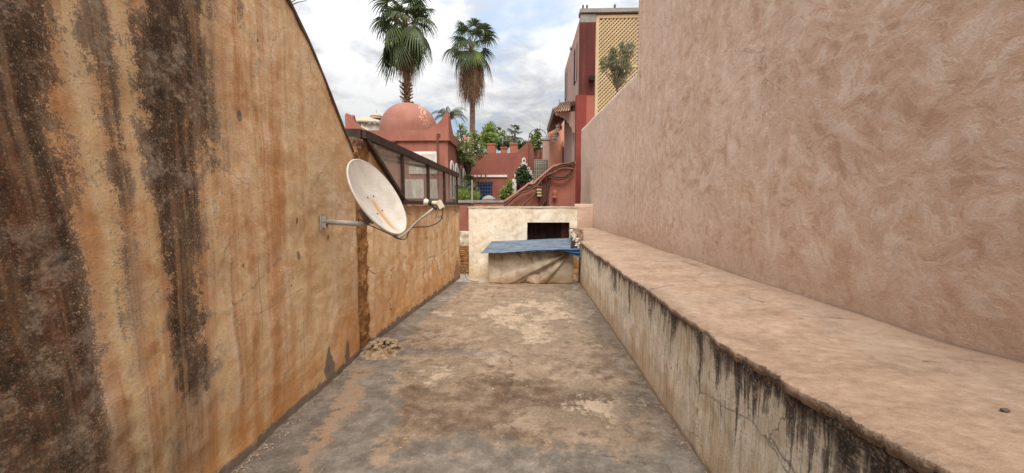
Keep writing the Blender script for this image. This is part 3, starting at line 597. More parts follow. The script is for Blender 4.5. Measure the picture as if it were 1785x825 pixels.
# rubble heap at the foot of the recess
heap = thing('rubble_heap', 'small heap of crumbled earth and plaster at the foot of the wall recess', 'rubble', (-1.58, 4.12, 0))
hc = Vector((-1.58, 4.12, 0))
def hf(u, v):
    x = -.20 + .46 * u; y = -.26 + .52 * v; r_ = math.hypot((x - .02) / .21, y / .25)
    r_ += .35 * nz((x, y, 2), 5, 1) + .12 * nz((x, y, 4), 17, 1); z = max(-.03, .095 * (1 - r_ * r_)) + (.08 * nz((x, y, 0), 7, 3) + .06 * nz((x, y, 0), 17, 1) + .035 * nz((x, y, 0), 43, 1)) * max(0, 1.15 - r_)
    return (hc.x + x, hc.y + y, z - .004)
MB().slab(60, 70, hf, (0, 0, -.03)).build('earth_mound', M_HEAP, heap)
rnd = random.Random(9)
M_CLOD = plain('plaster_clod', (.46, .36, .25), (.30, .215, .14), 12, bs=.8)
for i in range(60):
    a = rnd.uniform(0, 6.28); r_ = rnd.uniform(.02, .21); s_ = rnd.uniform(.012, .036)
    z = max(.0, .11 * (1 - (r_ / .24) ** 2)) + .015; MB().blob((hc.x + .02 + r_ * math.cos(a) * .85, hc.y + r_ * math.sin(a), z + s_ * .2), s_, rnd.uniform(.8, 1.5), rnd.uniform(.8, 1.4), .55, i, .6).build('clod', M_CLOD, heap)
# loose grit along the wall feet and on the screed (real relief)
mb = MB(); rnd = random.Random(12)
for i in range(1500):
    k = rnd.random()
    if k < .45: y = rnd.uniform(2.0, 8.2); x = lx(y) - abs(rnd.gauss(0, .035)) - .012
    elif k < .7: y = rnd.uniform(1.9, 4.3); x = WX + abs(rnd.gauss(0, .05)) + .02
    elif k < .8: y = rnd.uniform(4.6, 8.2); x = w2x(y) + abs(rnd.gauss(0, .05)) + .02
    else: y = rnd.uniform(1.9, 7.8); x = rnd.uniform(-1.5, 1.0)
    s_ = rnd.uniform(.0025, .0065) * (1 if k < .93 else 1.7); mb.blob((x, y, .004 + s_ * .3), s_, 1.2, 1, .7, i, .5)
tag(mb.build('gravel', M_CLOD), 'loose plaster grit scattered on the screed along the wall feet', 'grit', kind='stuff')
# satellite dish
C0 = aty(658, 345, 3.30)
nv = Vector((.87, -.125, .48)).normalized(); dn = (nv * nv.z - Vector((0, 0, 1))).normalized(); sv = nv.cross(dn)
dish = thing('satellite_dish', 'round off white satellite dish with rust stains bracketed to the ochre wall', 'satellite dish', atx(560, 388, WX))
RD = .352; n_ = 56
def pd(r_): return .075 * (r_ / RD) ** 2 - .055
mb = MB(); pr = [(.0008, 0)] + [(RD * i / 14, 0) for i in range(1, 15)]
prof_ = [(r_, pd(r_)) for r_, _ in pr] + [(RD + .006, pd(RD) + .004), (RD + .012, pd(RD) - .002), (RD + .010, pd(RD) - .016), (RD - .003, pd(RD) - .014)] + [(r_, pd(r_) - .006) for r_, _ in reversed(pr)]
mb.lathe(prof_, (0, 0, 0), n_, (0, 0, 1))
refl = mb.build('reflector', M_DISH, dish, smooth=True, origin=(0, 0, 0))
rot = Matrix((sv, -dn, nv)).transposed()      # local x = side, y = up the face, z = axis
refl.rotation_euler = rot.to_euler(); refl.location = C0 - dish.location
for sx, sy in ((-.055, .03), (.055, .045), (-.055, -.13), (.06, -.10)):
    q = C0 + rot @ Vector((sx, sy, pd(math.hypot(sx, sy)))); MB().lathe([(.0005, .007), (.006, .006), (.0085, .001), (.0085, -.004)], q, 8, nv).build('bolt', M_EDGE, refl)
for o in [c for c in sc.objects if c.name.startswith('bolt')]:
    wl = o.location + dish.location + Vector(refl.location) * 1.0   # location was made for an unrotated parent: undo
    world = o.location + refl.location + dish.location
    o.location = rot.transposed() @ (world - C0); o.rotation_euler = rot.transposed().to_euler()
wp = atx(561, 387, WX)
mb = MB(); mb.box(WX, WX + .012, wp.y - .03, wp.y + .03, wp.z - .07, wp.z + .07); mb.box(WX + .01, WX + .045, wp.y - .02, wp.y - .012, wp.z - .05, wp.z + .05); mb.box(WX + .01, WX + .045, wp.y + .012, wp.y + .02, wp.z - .05, wp.z + .05)
br = mb.build('wall_bracket', M_GALV, dish)
for dz_ in (-.042, .042):
    for dy_ in (-.015, .015): MB().lathe([(.0005, .012), (.006, .011), (.006, 0)], (WX + .012, wp.y + dy_ * .5, wp.z + dz_), 6, (1, 0, 0)).build('bolt', M_EDGE, br)
back = C0 - nv * .15 + dn * .10
pe = Vector((WX + .36, wp.y, wp.z - .02))
MB().tube([Vector((WX + .02, wp.y, wp.z)), Vector((WX + .2, wp.y, wp.z - .008)), pe, pe + Vector((.05, -.01, .012)), pe + Vector((.085, -.03, .045)), back + Vector((0, 0, -.02)), back + Vector((0, 0, .06))], .0225, 14).build('mount_pipe', M_GALV, dish, smooth=True)
mb = MB(); mb.bar(back + sv * .05 + dn * .06, back + sv * .05 - dn * .08, .01, .07, nv); mb.bar(back - sv * .05 + dn * .06, back - sv * .05 - dn * .08, .01, .07, nv); mb.bar(back - sv * .06, back + sv * .06, .05, .03, nv)
mb.build('clamp', M_EDGE, dish)
lnb = C0 + nv * .42 + dn * .28
a0 = C0 + dn * (RD + .005) - nv * .02; a1 = a0 + dn * .035 + nv * .03
MB().tube([C0 + dn * .22 - nv * .05, a0, a1, a1 + (lnb - a1) * .15 + dn * .012, lnb.lerp(a1, .5) + dn * .01, lnb + dn * .035], .0095, 10).build('feed_arm', M_GALV, dish, smooth=True)
hd = (C0 - lnb).normalized()
mb = MB(); mb.lathe([(.0008, .082), (.024, .080), (.029, .074), (.029, .056), (.019, .050), (.017, .0), (.019, -.02), (.019, -.045), (.0008, -.047)], lnb, 16, hd)
hdob = mb.build('feed_horn', M_LNB, dish, smooth=True)
bd_ = lnb - hd * .055
MB().bar(bd_ + dn * -.026, bd_ + dn * .044, .040, .036, hd).build('converter', M_LNB, hdob)
mb = MB(); mb.lathe([(.022, -.012), (.025, -.012), (.025, .016), (.022, .016)], lnb + hd * .022, 14, hd); mb.bar(lnb + hd * .022 + dn * .018, lnb + dn * .058 + hd * .01, .022, .02, hd); mb.build('feed_clamp', M_CABLE, dish)
s0 = bd_ + dn * .045
pts = [s0, s0 + Vector((.0, 0, -.05)), s0 + Vector((-.03, 0, -.11)), s0 + Vector((-.12, 0, -.15)), a1.lerp(lnb, .35) + Vector((0, 0, -.02)), a1 + Vector((.05, 0, -.008)), a1 + Vector((-.02, -.01, -.004)), a0 + Vector((-.04, 0, .01)), back + Vector((.0, -.05, -.06)), back + Vector((-.08, -.02, -.02)), pe + Vector((-.03, 0, .01))]
def smoothpts(P, n=6):
    P = [Vector(p) for p in P]; out = []
    for i in range(len(P) - 1):
        a, b_, c, d_ = P[max(i - 1, 0)], P[i], P[i + 1], P[min(i + 2, len(P) - 1)]
        for k in range(n):
            t = k / n; out.append(.5 * ((2 * b_) + (c - a) * t + (2 * a - 5 * b_ + 4 * c - d_) * t * t + (3 * b_ - a - 3 * c + d_) * t ** 3))
    return out + [P[-1]]
MB().tube(smoothpts(pts), .0042, 6).build('coaxial_cable', M_CABLE, dish, smooth=True)
# thin cable running down the low wall end to the floor
q = [(785, 366, 8.0), (797, 372, 8.3), (797, 400, 8.35), (799, 425, 8.38), (804, 452, 8.4), (810, 470, 8.3), (812, 484, 8.2), (820, 492, 8.1), (835, 494, 8.0)]
pts = [aty(a, b_, c) for a, b_, c in q]; pts[0].x = w2x(8.0) + .01; pts[-1].z = .012; pts[-2].z = .016
tag(MB().tube(smoothpts(pts), .0045, 5).build('wall_cable', M_CABLE, smooth=True), 'thin dark cable dangling from the low ochre wall end down to the floor', 'cable')
# pebble and twig on the ledge
def lsurf(px, py):        # point of the ledge top seen there
    p_ = atz(px, py, .9)
    for _ in range(6):
        e = lx(p_.y) - .010; p_ = atz(px, py, lzt(p_.y) + .02 * (p_.x - e) + .005 * nz((p_.x, p_.y, 0), 1.8, 4) + .003 * nz((p_.x, p_.y, 0), 9, 4))
    return p_
p = lsurf(1752, 718); tag(MB().blob(p + Vector((0, 0, .004)), .011, 1.3, 1, .7, 3, .5, 2).build('pebble', M_EDGE, smooth=True), 'small dark pebble lying near the middle of the ledge top', 'pebble')
p = lsurf(1610, 631) + Vector((0, 0, .004)); p2 = lsurf(1642, 634) + Vector((0, 0, .004))
tag(MB().tube([p, p.lerp(p2, .5) + Vector((0, .01, .003)), p2], .0035, 5, .002).build('twig', M_CLOD), 'short dry twig lying on the ledge beside the tall pink wall', 'twig')

# glass canopy on the low wall
gc = thing('glass_canopy', 'brown iron framed glass canopy standing on the low ochre wall behind the dish', 'canopy', (-1.75, 6.5, 1.6))
def gw(px, py, dx=.03):          # on the vertical plane over the low wall
    r = ray(px, py); # x = w2x(y)+dx
    k = (-1.752 - 4.5 * .083 + dx) / (r.x - .083 * r.y); return CAMP + r * k
T0, T1 = gw(634, 234), gw(798, 306)
up = Vector((1, .1, 0))
MB().bar(T0, T1, .09, .055, up).build('top_rail', M_IRON, gc)
MB().bar(T0 + Vector((-.02, 0, .0)), T0 + Vector((-1.3, 0, .02)), .08, .10).build('end_rail', M_IRON, gc)
Bq = gw(707, 353)
MB().bar(gw(636, 240), Bq, .045, .05, up).build('brace', M_IRON, gc)
MB().bar(Bq + Vector((0, -.1, 0)), gw(824, 356.5), .055, .05, up).build('bottom_rail', M_IRON, gc)
px_ = [703, 747, 775, 797]
def topz(px): 
    t = (px - 634) / (798 - 634); return 234 + 72 * t
posts = []
def on_top(p):
    t = (p.y - T0.y) / (T1.y - T0.y); return T0.lerp(T1, t)
for i, px in enumerate(px_):
    a = gw(px, 354); b_ = on_top(a); MB().bar(a, b_, .045 if i < 3 else .03, .04, (1, 0, 0)).build('post', M_IRON, gc); posts.append((a, b_))
a = gw(823, 356); b_ = gw(823, 314); MB().bar(a, b_, .04, .035, (1, 0, 0)).build('post', M_GREYC, gc)
def pane(a, b_, c, d_): MB().prism([a, b_, c, d_], (-.006, 0, 0)).build('glass_pane', M_GLASS, gc)
sh = Vector((-.02, 0, 0))
MB().prism([posts[0][0] + sh, posts[0][1] + sh, on_top(gw(640, 300)) + sh], (-.006, 0, 0)).build('glass_pane', M_GLASS, gc)
for (a, b_), (c, d_) in zip(posts, posts[1:]): pane(a + sh, c + sh, d_ + sh, b_ + sh)
# far side of the canopy and its cross bars, seen through the panes
bx = Vector((-2.1, .2, 0))
for (a, b_) in posts[:3]: MB().bar(a + bx, b_ + bx + Vector((0, 0, .35)), .06, .05, (1, 0, 0)).build('rear_post', M_IRON, gc)
MB().bar(posts[0][1] + bx + Vector((0, -.8, .35)), T1 + bx + Vector((0, 0, .35)), .07, .06).build('rear_rail', M_IRON, gc)
MB().bar(posts[0][0] + bx + Vector((0, -.8, .30)), posts[3][0] + bx + Vector((0, 0, .25)), .07, .06).build('rear_rail', M_IRON, gc)
for (a, b_) in posts[:3]: MB().bar(b_ + sh * 2, b_ + bx + Vector((0, 0, .35)), .045, .05).build('roof_bar', M_IRON, gc)
for i in range(3):
    a, b_ = posts[i][1], posts[i + 1][1]; MB().prism([a + sh * 3 + Vector((0, 0, .03)), b_ + sh * 3 + Vector((0, 0, .03)), b_ + bx + Vector((0, 0, .39)), a + bx + Vector((0, 0, .39))], (0, 0, .006)).build('roof_pane', M_GLASS, gc)

# gap between the low wall and the shed
gy = 9.25
p0, p1 = aty(780, 362, gy), aty(830, 362, gy)
gp = thing('gap_wall', 'narrow salmon wall with flaking white stub in the gap beside the shed', 'wall', ((p0.x + p1.x) / 2, gy, 0))
MB().box(p0.x, p1.x, gy, gy + .2, 0, 1.58).build('salmon_wall', M_SALM, gp)
MB().slab(10, 30, lambda u, v: (p0.x + .2 + (p1.x - p0.x - .21) * u, gy - .18 + .03 * nz((u * 3, 0, v * 5), 2), -.05 + (aty(800, 403, gy).z + .05) * v), (0, .17, 0)).build('white_stub', M_CREAM, gp)
MB().slab(10, 30, lambda u, v: (p0.x + .18 + (p1.x - p0.x - .2) * u, gy - .25 + .04 * nz((u * 5, 0, v * 9), 2), -.05 + (aty(800, 427, gy).z + .05) * v), (0, .06, 0)).build('rubble_base', M_ROUGH, gp)

# ================================================================== DOMED BUILDING
DY = 18.0
def D(px, py, y=DY): return aty(px, py, y)
xl, xr = D(602, 230).x, D(782, 230).x
zpar, zc, zl = D(700, 227).z, D(700, 243).z, GZ
db = thing('domed_house', 'salmon flat roofed house with a round dome and horned parapet corners', 'building', ((xl + xr) / 2, DY + 2.5, GZ))
DD = 6.0
MB().box(xl + .06, xr - .06, DY + .06, DY + DD, GZ, zc).build('wall', M_SALM, db)
mb = MB(); mb.box(xl, xr, DY, DY + .3, zc + .002, zpar); mb.box(xr - .3, xr, DY + .301, DY + DD, zc + .002, zpar); mb.box(xl, xl + .3, DY + .301, DY + DD, zc + .002, zpar); mb.box(xl + .3, xr - .3, DY + .3, DY + DD, zc + .002, zc + .1)
mb.build('parapet', M_SALM, db)
MB().box(xl - .05, xr + .05, DY - .05, DY + DD, zc - .07, zc).build('cornice', M_SALM, db)
def merlon(pts, off):
    MB().prism(pts, off).build('corner_horn', M_SALM, db)
hz_ = zpar + .002
def prof_m(sgn, xc, yc, dirx):    # rises to a blunt horn at the corner, sweeping down along the wall
    z = hz_; return [(0, z), (0, z + .68), (.06, z + .78), (.16, z + .76), (.24, z + .62), (.36, z + .42), (.58, z + .24), (.86, z + .08), (.98, z)]
for xc, sgn in ((xl, 1), (xr, -1)):
    merlon([(xc + sgn * a, DY + .001, b_) for a, b_ in prof_m(0, 0, 0, 0)], (0, .28, 0))
    merlon([(xc + (sgn * .001 if sgn > 0 else -.27), DY + .29 + a, b_) for a, b_ in prof_m(0, 0, 0, 0)], (.27, 0, 0))
merlon([(xr - .001 - .27, DY + DD - a, b_) for a, b_ in prof_m(0, 0, 0, 0)], (.27, 0, 0))
dc = D(713, 228, DY + 2.2); rD = (D(761, 228, DY + 2.2).x - D(664, 228, DY + 2.2).x) / 2
hD = D(713, 181, DY + 2.2).z - dc.z
mb = MB(); n = 14
prf = [(rD * 1.0, -.5), (rD, 0)] + [(rD * math.cos(i / n * math.pi / 2) ** .92 + .001, hD * math.sin(i / n * math.pi / 2)) for i in range(1, n + 1)]
mb.lathe(prf, dc, 40); mb.build('dome', M_DOME, db, smooth=True)
MB().blob(D(708, 200, DY + 1.1) + Vector((0, -.1, 0)), .07, 1, 1, 1, 2).build('dome_vent', M_EDGE, db)
# drain spout, standpipe
p = D(690, 249); MB().tube([p + Vector((0, .1, .05)), p + Vector((-.1, -.25, 0)), p + Vector((-.28, -.4, -.06))], .07, 8).build('drain_spout', M_PIPE, db)
p = D(763, 235); MB().tube([p + Vector((.12, -.05, .0)), p + Vector((0, -.1, 0)), p + Vector((0, -.1, -.2)), Vector((p.x, p.y - .1, D(763, 330).z))], .04, 8).build('downpipe', M_PIPE, db)
# pierced white screens
def screen(pa, pb, holes, name='pierced_screen', nx=6):
    a, b_ = D(*pa), D(*pb); o = MB().box(a.x, b_.x, DY - .01, DY + .055, b_.z, a.z).build(name, M_WHITE, db)
    mb = MB(); hx0 = a.x + (b_.x - a.x) * holes[0]; hx1 = a.x + (b_.x - a.x) * holes[1]; z1 = a.z - (a.z - b_.z) * holes[2]; z0 = a.z - (a.z - b_.z) * holes[3]
    st = .085; i = 0; zz = z0 + .05
    while zz < z1:
        xx = hx0 + .04 + (st / 2 if i % 2 else 0)
        while xx < hx1 - .02:
            mb.prism([(xx - .017, DY - .014, zz), (xx, DY - .014, zz - .022), (xx + .017, DY - .014, zz), (xx, DY - .014, zz + .022)], (0, .01, 0)); xx += st
        zz += st / 2; i += 1
    tag(mb.build('screen_holes', M_SHADEB, o), kind='stuff')
screen((712, 264.5), (762, 303), (.45, .98, .1, .98)); screen((703, 313), (739, 346), (.02, .42, .05, .98)); screen((747, 313), (763, 346), (.05, .9, .05, .98))
# arched white windows down the receding side
for i, (ya, yb) in enumerate(((DY + .5, DY + 1.35), (DY + 1.8, DY + 2.6), (DY + 3.1, DY + 3.9), (DY + 4.3, DY + 5.0))):
    z0, z1 = 1.9, D(785, 272).z - .1
    arc = [(xr - .055, (ya + yb) / 2 + (yb - ya) / 2 * math.cos(t * math.pi / 8), z1 - .4 + .4 * math.sin(t * math.pi / 8)) for t in range(9)]
    fr = MB().prism([(xr - .055, yb, z0)] + arc + [(xr - .055, ya, z0)], (.06, 0, 0)).build('arched_window', M_WHITE, db)
    cyw = (ya + yb) / 2; hw = (yb - ya) / 2 - .13
    MB().prism([(xr + .006, cyw + hw, z0 + .1)] + [(xr + .006, cyw + hw * math.cos(t * math.pi / 8), z1 - .5 + .36 * math.sin(t * math.pi / 8)) for t in range(9)] + [(xr + .006, cyw - hw, z0 + .1)], (.006, 0, 0)).build('window_opening', M_IRON, fr)
    MB().bar((xr + .03, cyw, z0), (xr + .03, cyw, z1 - .15), .04, .04, (1, 0, 0)).build('mullion', M_WHITE, fr)
# pale stone pavilion far behind
FY = 42
fb = aty(652, 226, FY)
pv = thing('stone_pavilion', 'pale stone pavilion with shallow domed roof and finial behind the salmon house', 'building', (fb.x, FY, GZ))
s_ = FY / F
MB().lathe([(27 * s_, GZ - fb.z), (27 * s_, 8 * s_)], (fb.x - .6, FY, fb.z), 8).build('drum', M_WHITE, pv)
MB().lathe([(31 * s_, 6 * s_), (32 * s_, 7.5 * s_), (32 * s_, 9 * s_), (22 * s_, 15 * s_), (9 * s_, 19 * s_), (.01, 20 * s_)], (fb.x - .6, FY, fb.z), 16).build('roof', M_STONE, pv)
MB().lathe([(10 * s_, 18 * s_), (10 * s_, 21 * s_), (11 * s_, 22 * s_), (8 * s_, 25 * s_), (3 * s_, 27 * s_), (.6 * s_, 27.5 * s_), (.6 * s_, 33 * s_), (.01, 33 * s_)], (fb.x + .3, FY, fb.z), 16).build('cupola', M_STONE, pv)
mb = MB()
for i in range(5): mb.blob((fb.x - .9 + i * .55, FY - 1.7, fb.z + .35), .2, 1, .5, 1.3, i)
mb.build('drum_niche', M_GREYC, pv)

# ================================================================== MIDDLE: dark salmon house
RY = 24.0
def Q(px, py, y=RY): return aty(px, py, y)
rh = thing('salmon_house', 'dark salmon house wall with a raking parapet behind the stair', 'building', (Q(870, 300).x, RY + 2, GZ))
pts = [Q(800, 267), Q(899, 267), Q(903, 263), Q(927, 241), Q(929.5, 241)]
poly = [Vector((pts[0].x, RY, GZ))] + pts + [Vector((pts[-1].x, RY, GZ))]
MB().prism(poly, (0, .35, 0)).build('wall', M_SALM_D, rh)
MB().box(pts[0].x, pts[-1].x, RY + .36, RY + 7, pts[0].z - .35, pts[0].z - .1).build('roof', M_GREYC, rh)
MB().box(pts[-1].x - .16, pts[-1].x + .03, RY - .06, RY - .002, 1.6, pts[-1].z).build('corner_strip', M_SALM_D, rh)
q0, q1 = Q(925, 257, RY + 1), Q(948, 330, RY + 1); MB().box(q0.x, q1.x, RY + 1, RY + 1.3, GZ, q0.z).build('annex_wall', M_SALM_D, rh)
# white moulding: four short dashes and a long length
for a, b_ in ((819, 824), (826, 831), (833, 838), (840, 845), (848, 884)):
    q0, q1 = Q(a, 305.3), Q(b_, 309); MB().box(q0.x, q1.x, RY - .07, RY - .003, q1.z, q0.z).build('moulding', M_WHITE, rh)
# blue grille window
q0, q1 = Q(833, 318), Q(858, 352)
wn = MB().box(q0.x, q1.x, RY - .02, RY + .002, q1.z, q0.z).build('window', M_DARK, rh)
MB().box(q0.x - .05, q1.x + .05, RY - .09, RY - .022, q0.z, q0.z + .1).build('lintel', M_EDGE, wn)
for i in range(6):
    z = q1.z + (q0.z - q1.z) * (i + .5) / 6; MB().box(q0.x, q1.x, RY - .075, RY - .03, z - .055, z + .035).build('grille_bar', M_BLUEP, wn)
for i in range(5):
    x = q0.x + (q1.x - q0.x) * (i + .5) / 5; MB().box(x - .03, x + .03, RY - .095, RY - .077, q1.z, q0.z).build('grille_bar', M_BLUEP, wn)
# stepped white niche with arched recess
q = lambda x, y: Q(x, y, RY - .6)
st_ = [(893, 335), (893, 312), (896.5, 312), (896.5, 303), (900, 303), (900, 297), (903.5, 297), (903.5, 291), (908, 291), (908, 285), (910, 285), (910, 277), (911.5, 275), (915, 275), (916.5, 277), (916.5, 285), (919, 285), (919, 291), (924, 291), (924, 297), (927.5, 297), (927.5, 304), (931, 304), (931, 335)]
nt_ = thing('garden_niche', 'white stepped arch niche in front of the dark salmon wall', 'niche', (q(911, 335).x, RY - .5, GZ))
ob_ = MB().prism([q(*s) for s in st_], (0, .45, 0)).build('stepped_front', M_WHITE, nt_)
MB().prism([q(900, 335) + Vector((0, -.012, 0))] + [q(912 - 11.5 * math.cos(t * math.pi / 8), 318 - 10 * math.sin(t * math.pi / 8)) + Vector((0, -.012, 0)) for t in range(9)] + [q(923, 335) + Vector((0, -.012, 0))], (0, .01, 0)).build('dark_recess', M_DARK, nt_)
MB().prism([q(911.8, 282) + Vector((0, -.012, 0)), q(911.8, 279.5) + Vector((0, -.012, 0)), q(913.3, 277.5) + Vector((0, -.012, 0)), q(914.8, 279.5) + Vector((0, -.012, 0)), q(914.8, 282) + Vector((0, -.012, 0))], (0, .01, 0)).build('keyhole', M_DARK, nt_)
q0, q1 = q(893, 335), q(931, 335); MB().box(q0.x, q1.x, RY - .6, RY - .15, GZ, q0.z).build('plinth', M_WHITE, nt_)
# planters on its roof
rz = pts[0].z - .1
for a, b_, t, lab in ((848.5, 864, 250, 'square terracotta planter nearest the bright bamboo on the salmon house roof'), (872, 884, 256, 'smallest terracotta planter, between two larger ones on the salmon house roof'), (888, 903, 249.5, 'terracotta planter beside the raking parapet on the salmon house roof')):
    yy = RY + .9; q0, q1 = aty(a, t, yy), aty(b_, t, yy); wdt = q1.x - q0.x
    pt = thing('planter', lab, 'planter', (q0.x + wdt / 2, yy + .3, rz), 'terracotta planters on the salmon house roof')
    MB().box(q0.x + .03, q1.x - .03, yy + .03, yy + .57, rz, q0.z - .1).build('body', M_TERRA, pt); MB().box(q0.x, q1.x, yy, yy + .6, q0.z - .098, q0.z).build('rim', M_TERRA, pt)

# grey screen block wall and post to its right
SY = 21.0
q0, q1 = aty(931.5, 278, SY), aty(954, 318, SY)
sb = thing('screen_block_wall', 'grey pierced concrete block screen between salmon house and stair', 'screen wall', ((q0.x + q1.x) / 2, SY, GZ))
nx_, nz__ = 6, 6; cw = (q1.x - q0.x) / nx_; ch = (q0.z - q1.z) / nz__
for i in range(nx_):
    for j in range(nz__):
        x = q0.x + i * cw; z = q1.z + j * ch; t = .020; mb = MB()
        mb.box(x + .004, x + cw - .004, SY, SY + .12, z + .004, z + t); mb.box(x + .004, x + cw - .004, SY, SY + .12, z + ch - t, z + ch - .004)
        mb.box(x + .004, x + t, SY, SY + .12, z + t, z + ch - t); mb.box(x + cw - t, x + cw - .004, SY, SY + .12, z + t, z + ch - t)
        mb.prism([(x + cw / 2 - .026, SY + .02, z + ch / 2), (x + cw / 2, SY + .02, z + ch / 2 - .026), (x + cw / 2 + .026, SY + .02, z + ch / 2), (x + cw / 2, SY + .02, z + ch / 2 + .026)], (0, .08, 0))
        mb.build('screen_block', M_CONC, sb)
MB().box(q0.x - .05, q1.x + .05, SY + .3, SY + .45, GZ, q0.z + .0).build('backing_wall', M_EDGE, sb)
MB().box(q0.x - .05, q1.x + .05, SY - .02, SY + .29, GZ, q1.z - .002).build('base', M_SALM, sb)
q0, q1 = aty(946, 244, 22.5), aty(957, 330, 22.5)
pt = thing('pale_pillar', 'pale grey pillar rising above the pierced block screen', 'pillar', ((q0.x + q1.x) / 2, 22.7, GZ))
MB().box(q0.x, q1.x, 22.5, 22.9, GZ, q0.z).build('shaft', M_PINK, pt); MB().box(q0.x - .05, q1.x + .05, 22.45, 22.95, q0.z + .002, q0.z + .12).build('cap', M_CONC, pt)
# wire arch trellis
tr = thing('wire_arch', 'thin wire garden arch with a spike above the block screen', 'trellis', (aty(938, 300, 23).x, 23, GZ))
def ap(px, py): return aty(px, py, 23)
mb = MB(); arc = [ap(922, 300), ap(922, 250)] + [ap(937.5 - 15.5 * math.cos(t * math.pi / 8), 240 - 15 * math.sin(t * math.pi / 8)) for t in range(9)] + [ap(953, 250), ap(953, 300)]
mb.tube(arc, .018, 5); mb.build('arch_wire', M_IRON, tr)
MB().tube([ap(941.5, 290), ap(941.5, 217)], .022, 5, .01).build('spike', M_IRON, tr)
for yy in (238, 248, 258, 268): MB().tube([ap(941.5, yy), ap(953, yy)], .013, 4).build('cross_wire', M_IRON, tr)

# ================================================================== STAIR FLANK WITH PIPES
TY = 14.0
def S(px, py, y=TY): return aty(px, py, y)
stw = thing('stair_flank', 'salmon stair flank wall climbing right below a bundle of brown pipes', 'stair', (S(950, 340).x, TY + .5, GZ))
poly = [S(868, 361), S(873, 357), S(916, 326), S(921, 321.5), S(930, 321.5), S(936, 315), S(964, 291), S(975, 288.5), S(1003.5, 285.5)]
poly = [Vector((poly[0].x, TY, GZ))] + poly + [Vector((poly[-1].x, TY, GZ))]
MB().prism(poly, (0, .25, 0)).build('flank_wall', M_SALM, stw)
pp = poly[2:-1]
mb = MB()
for a, b_ in zip(pp, pp[1:]): mb.bar(a + Vector((0, .10, .03)), b_ + Vector((0, .10, .03)), .34, .06)
mb.build('stair_coping', M_COPE, stw)
for i, (a, b_) in enumerate(((935.5, 944), (936, 943.5), (936.5, 944))):
    q0 = S(a, 329 + i * 5.2, TY - .3); q1 = S(b_, 332 + i * 5.2, TY - .3)
    MB().box(q0.x, q1.x, q0.y, TY - .003, q1.z, q0.z).build('stair_step', M_BEIGE, stw)
for px, t in ((941, 312), (946.5, 307), (949.5, 304), (954.5, 300)):
    a, b_ = S(px, t), S(px + .3, 361); MB().tube([a + Vector((0, -.07, 0)), b_ + Vector((0, -.07, 0))], .036, 8).build('riser_pipe', M_RISER, stw)
pl = S(966.5, 342); MB().lathe([(.01, .22), (.05, .2), (.075, .12), (.06, 0), (.09, -.02), (.09, -.07), (.01, -.08)], pl + Vector((0, -.11, 0)), 10).build('wall_tap', M_TERRA, stw)
for kk, (r_, qs, lab) in enumerate((
    (.042, [(1001, 286), (990, 288), (972, 292), (962, 299), (958, 312), (955, 330), (949, 358)], 'uppermost brown cable bundle looping over the stair coping from the red corner'),
    (.045, [(1001, 287), (995, 302), (984, 311), (970, 312), (956, 309), (944, 315), (936, 325), (924, 330), (908, 336), (893, 347), (879, 360)], 'sagging brown cable bundle crossing low over the stair flank wall'),
    (.034, [(1000, 295), (980, 294), (966, 301), (950, 308), (938, 322), (932, 338), (918, 352), (911, 361)], 'middle brown pipe dropping steeply to the foot of the stair flank'),
    (.03, [(946, 327), (934, 326), (920, 333), (903, 339), (887, 352), (878, 361)], 'short brown pipe following the stair slope down to the left'))):
    pts_ = smoothpts([S(a, b_, TY - .12 - .06 * kk) for a, b_ in qs], 5)
    t_ = thing('pipe_run', lab, 'pipe', pts_[-1], 'brown pipes and cables on the stair flank')
    MB().tube(pts_, r_, 7).build('sleeve', M_PIPE, t_, smooth=True)
    if kk < 2: MB().tube([p_ + Vector((.01, -.03, .055 + .01 * math.sin(i))) for i, p_ in enumerate(pts_)], r_ * .6, 6).build('strand', M_IRON, t_, smooth=True)

# parapet coping between canopy and stair
q0, q1 = aty(797, 349, 12), aty(878, 357, 12)
pw = thing('parapet_wall', 'low grey topped parapet between the glass canopy and the stair', 'wall', ((q0.x + q1.x) / 2, 12.2, GZ))
MB().box(q0.x, q1.x, 12.03, 12.4, GZ, q0.z - .08).build('wall', M_SALM, pw); MB().box(q0.x, q1.x, 12, 12.45, q0.z - .078, q0.z).build('coping', M_GREYC, pw)
# small grey parasol top
pc = aty(852, 345, 16)
ps = thing('parasol', 'small grey folded-edge parasol below the blue grille window', 'parasol', (pc.x, pc.y, GZ))
MB().lathe([(.27, -.10), (.29, -.06), (.20, .03), (.09, .09), (.01, .10)], pc, 8).build('canopy', M_GREYC, ps); MB().tube([(pc.x, pc.y, GZ), (pc.x, pc.y, pc.z + .16)], .03, 8).build('pole', M_IRON, ps)

# ================================================================== TALL HOUSE ON THE RIGHT
TX, HY = 0, 17.0
def H(px, py, y=HY): return aty(px, py, y)
fx = H(1011.5, 150).x; zt = H(1040, 17).z
th = thing('tall_house', 'tall pink house with maroon corner and beige lattice screen on the right', 'building', (fx + 2, HY + 4, GZ))
far = atx(984, 180, fx).y
MB().box(fx, fx + .3, HY + .02, far, GZ, zt - .15).build('side_wall', M_PINK, th)
xa, xb = H(1010.5, 100).x, H(1037, 100).x
zs = H(1020, 166).z; zg = H(1020, 40).z
MB().box(xa + .002, xb, HY - .05, HY + .25, zs + .002, zg).build('maroon_wall', M_MAROON, th)
MB().box(xa + .30, xb, HY - .03, HY + .25, GZ, zs).build('rose_wall', M_ROSE, th)
MB().box(H(1004, 200).x, xa + .298, HY - .07, HY + .25, GZ, zs).build('red_corner', M_RED, th)
MB().box(xa + .004, xb, HY - .05, HY + .25, zg + .002, zt - .2).build('grey_band', M_GREYC, th)
xe = H(1130, 100).x + 1.5
MB().box(fx - .06, xe, HY - .12, HY + .4, zt - .15, zt).build('roof_edge', M_GREYC, th)
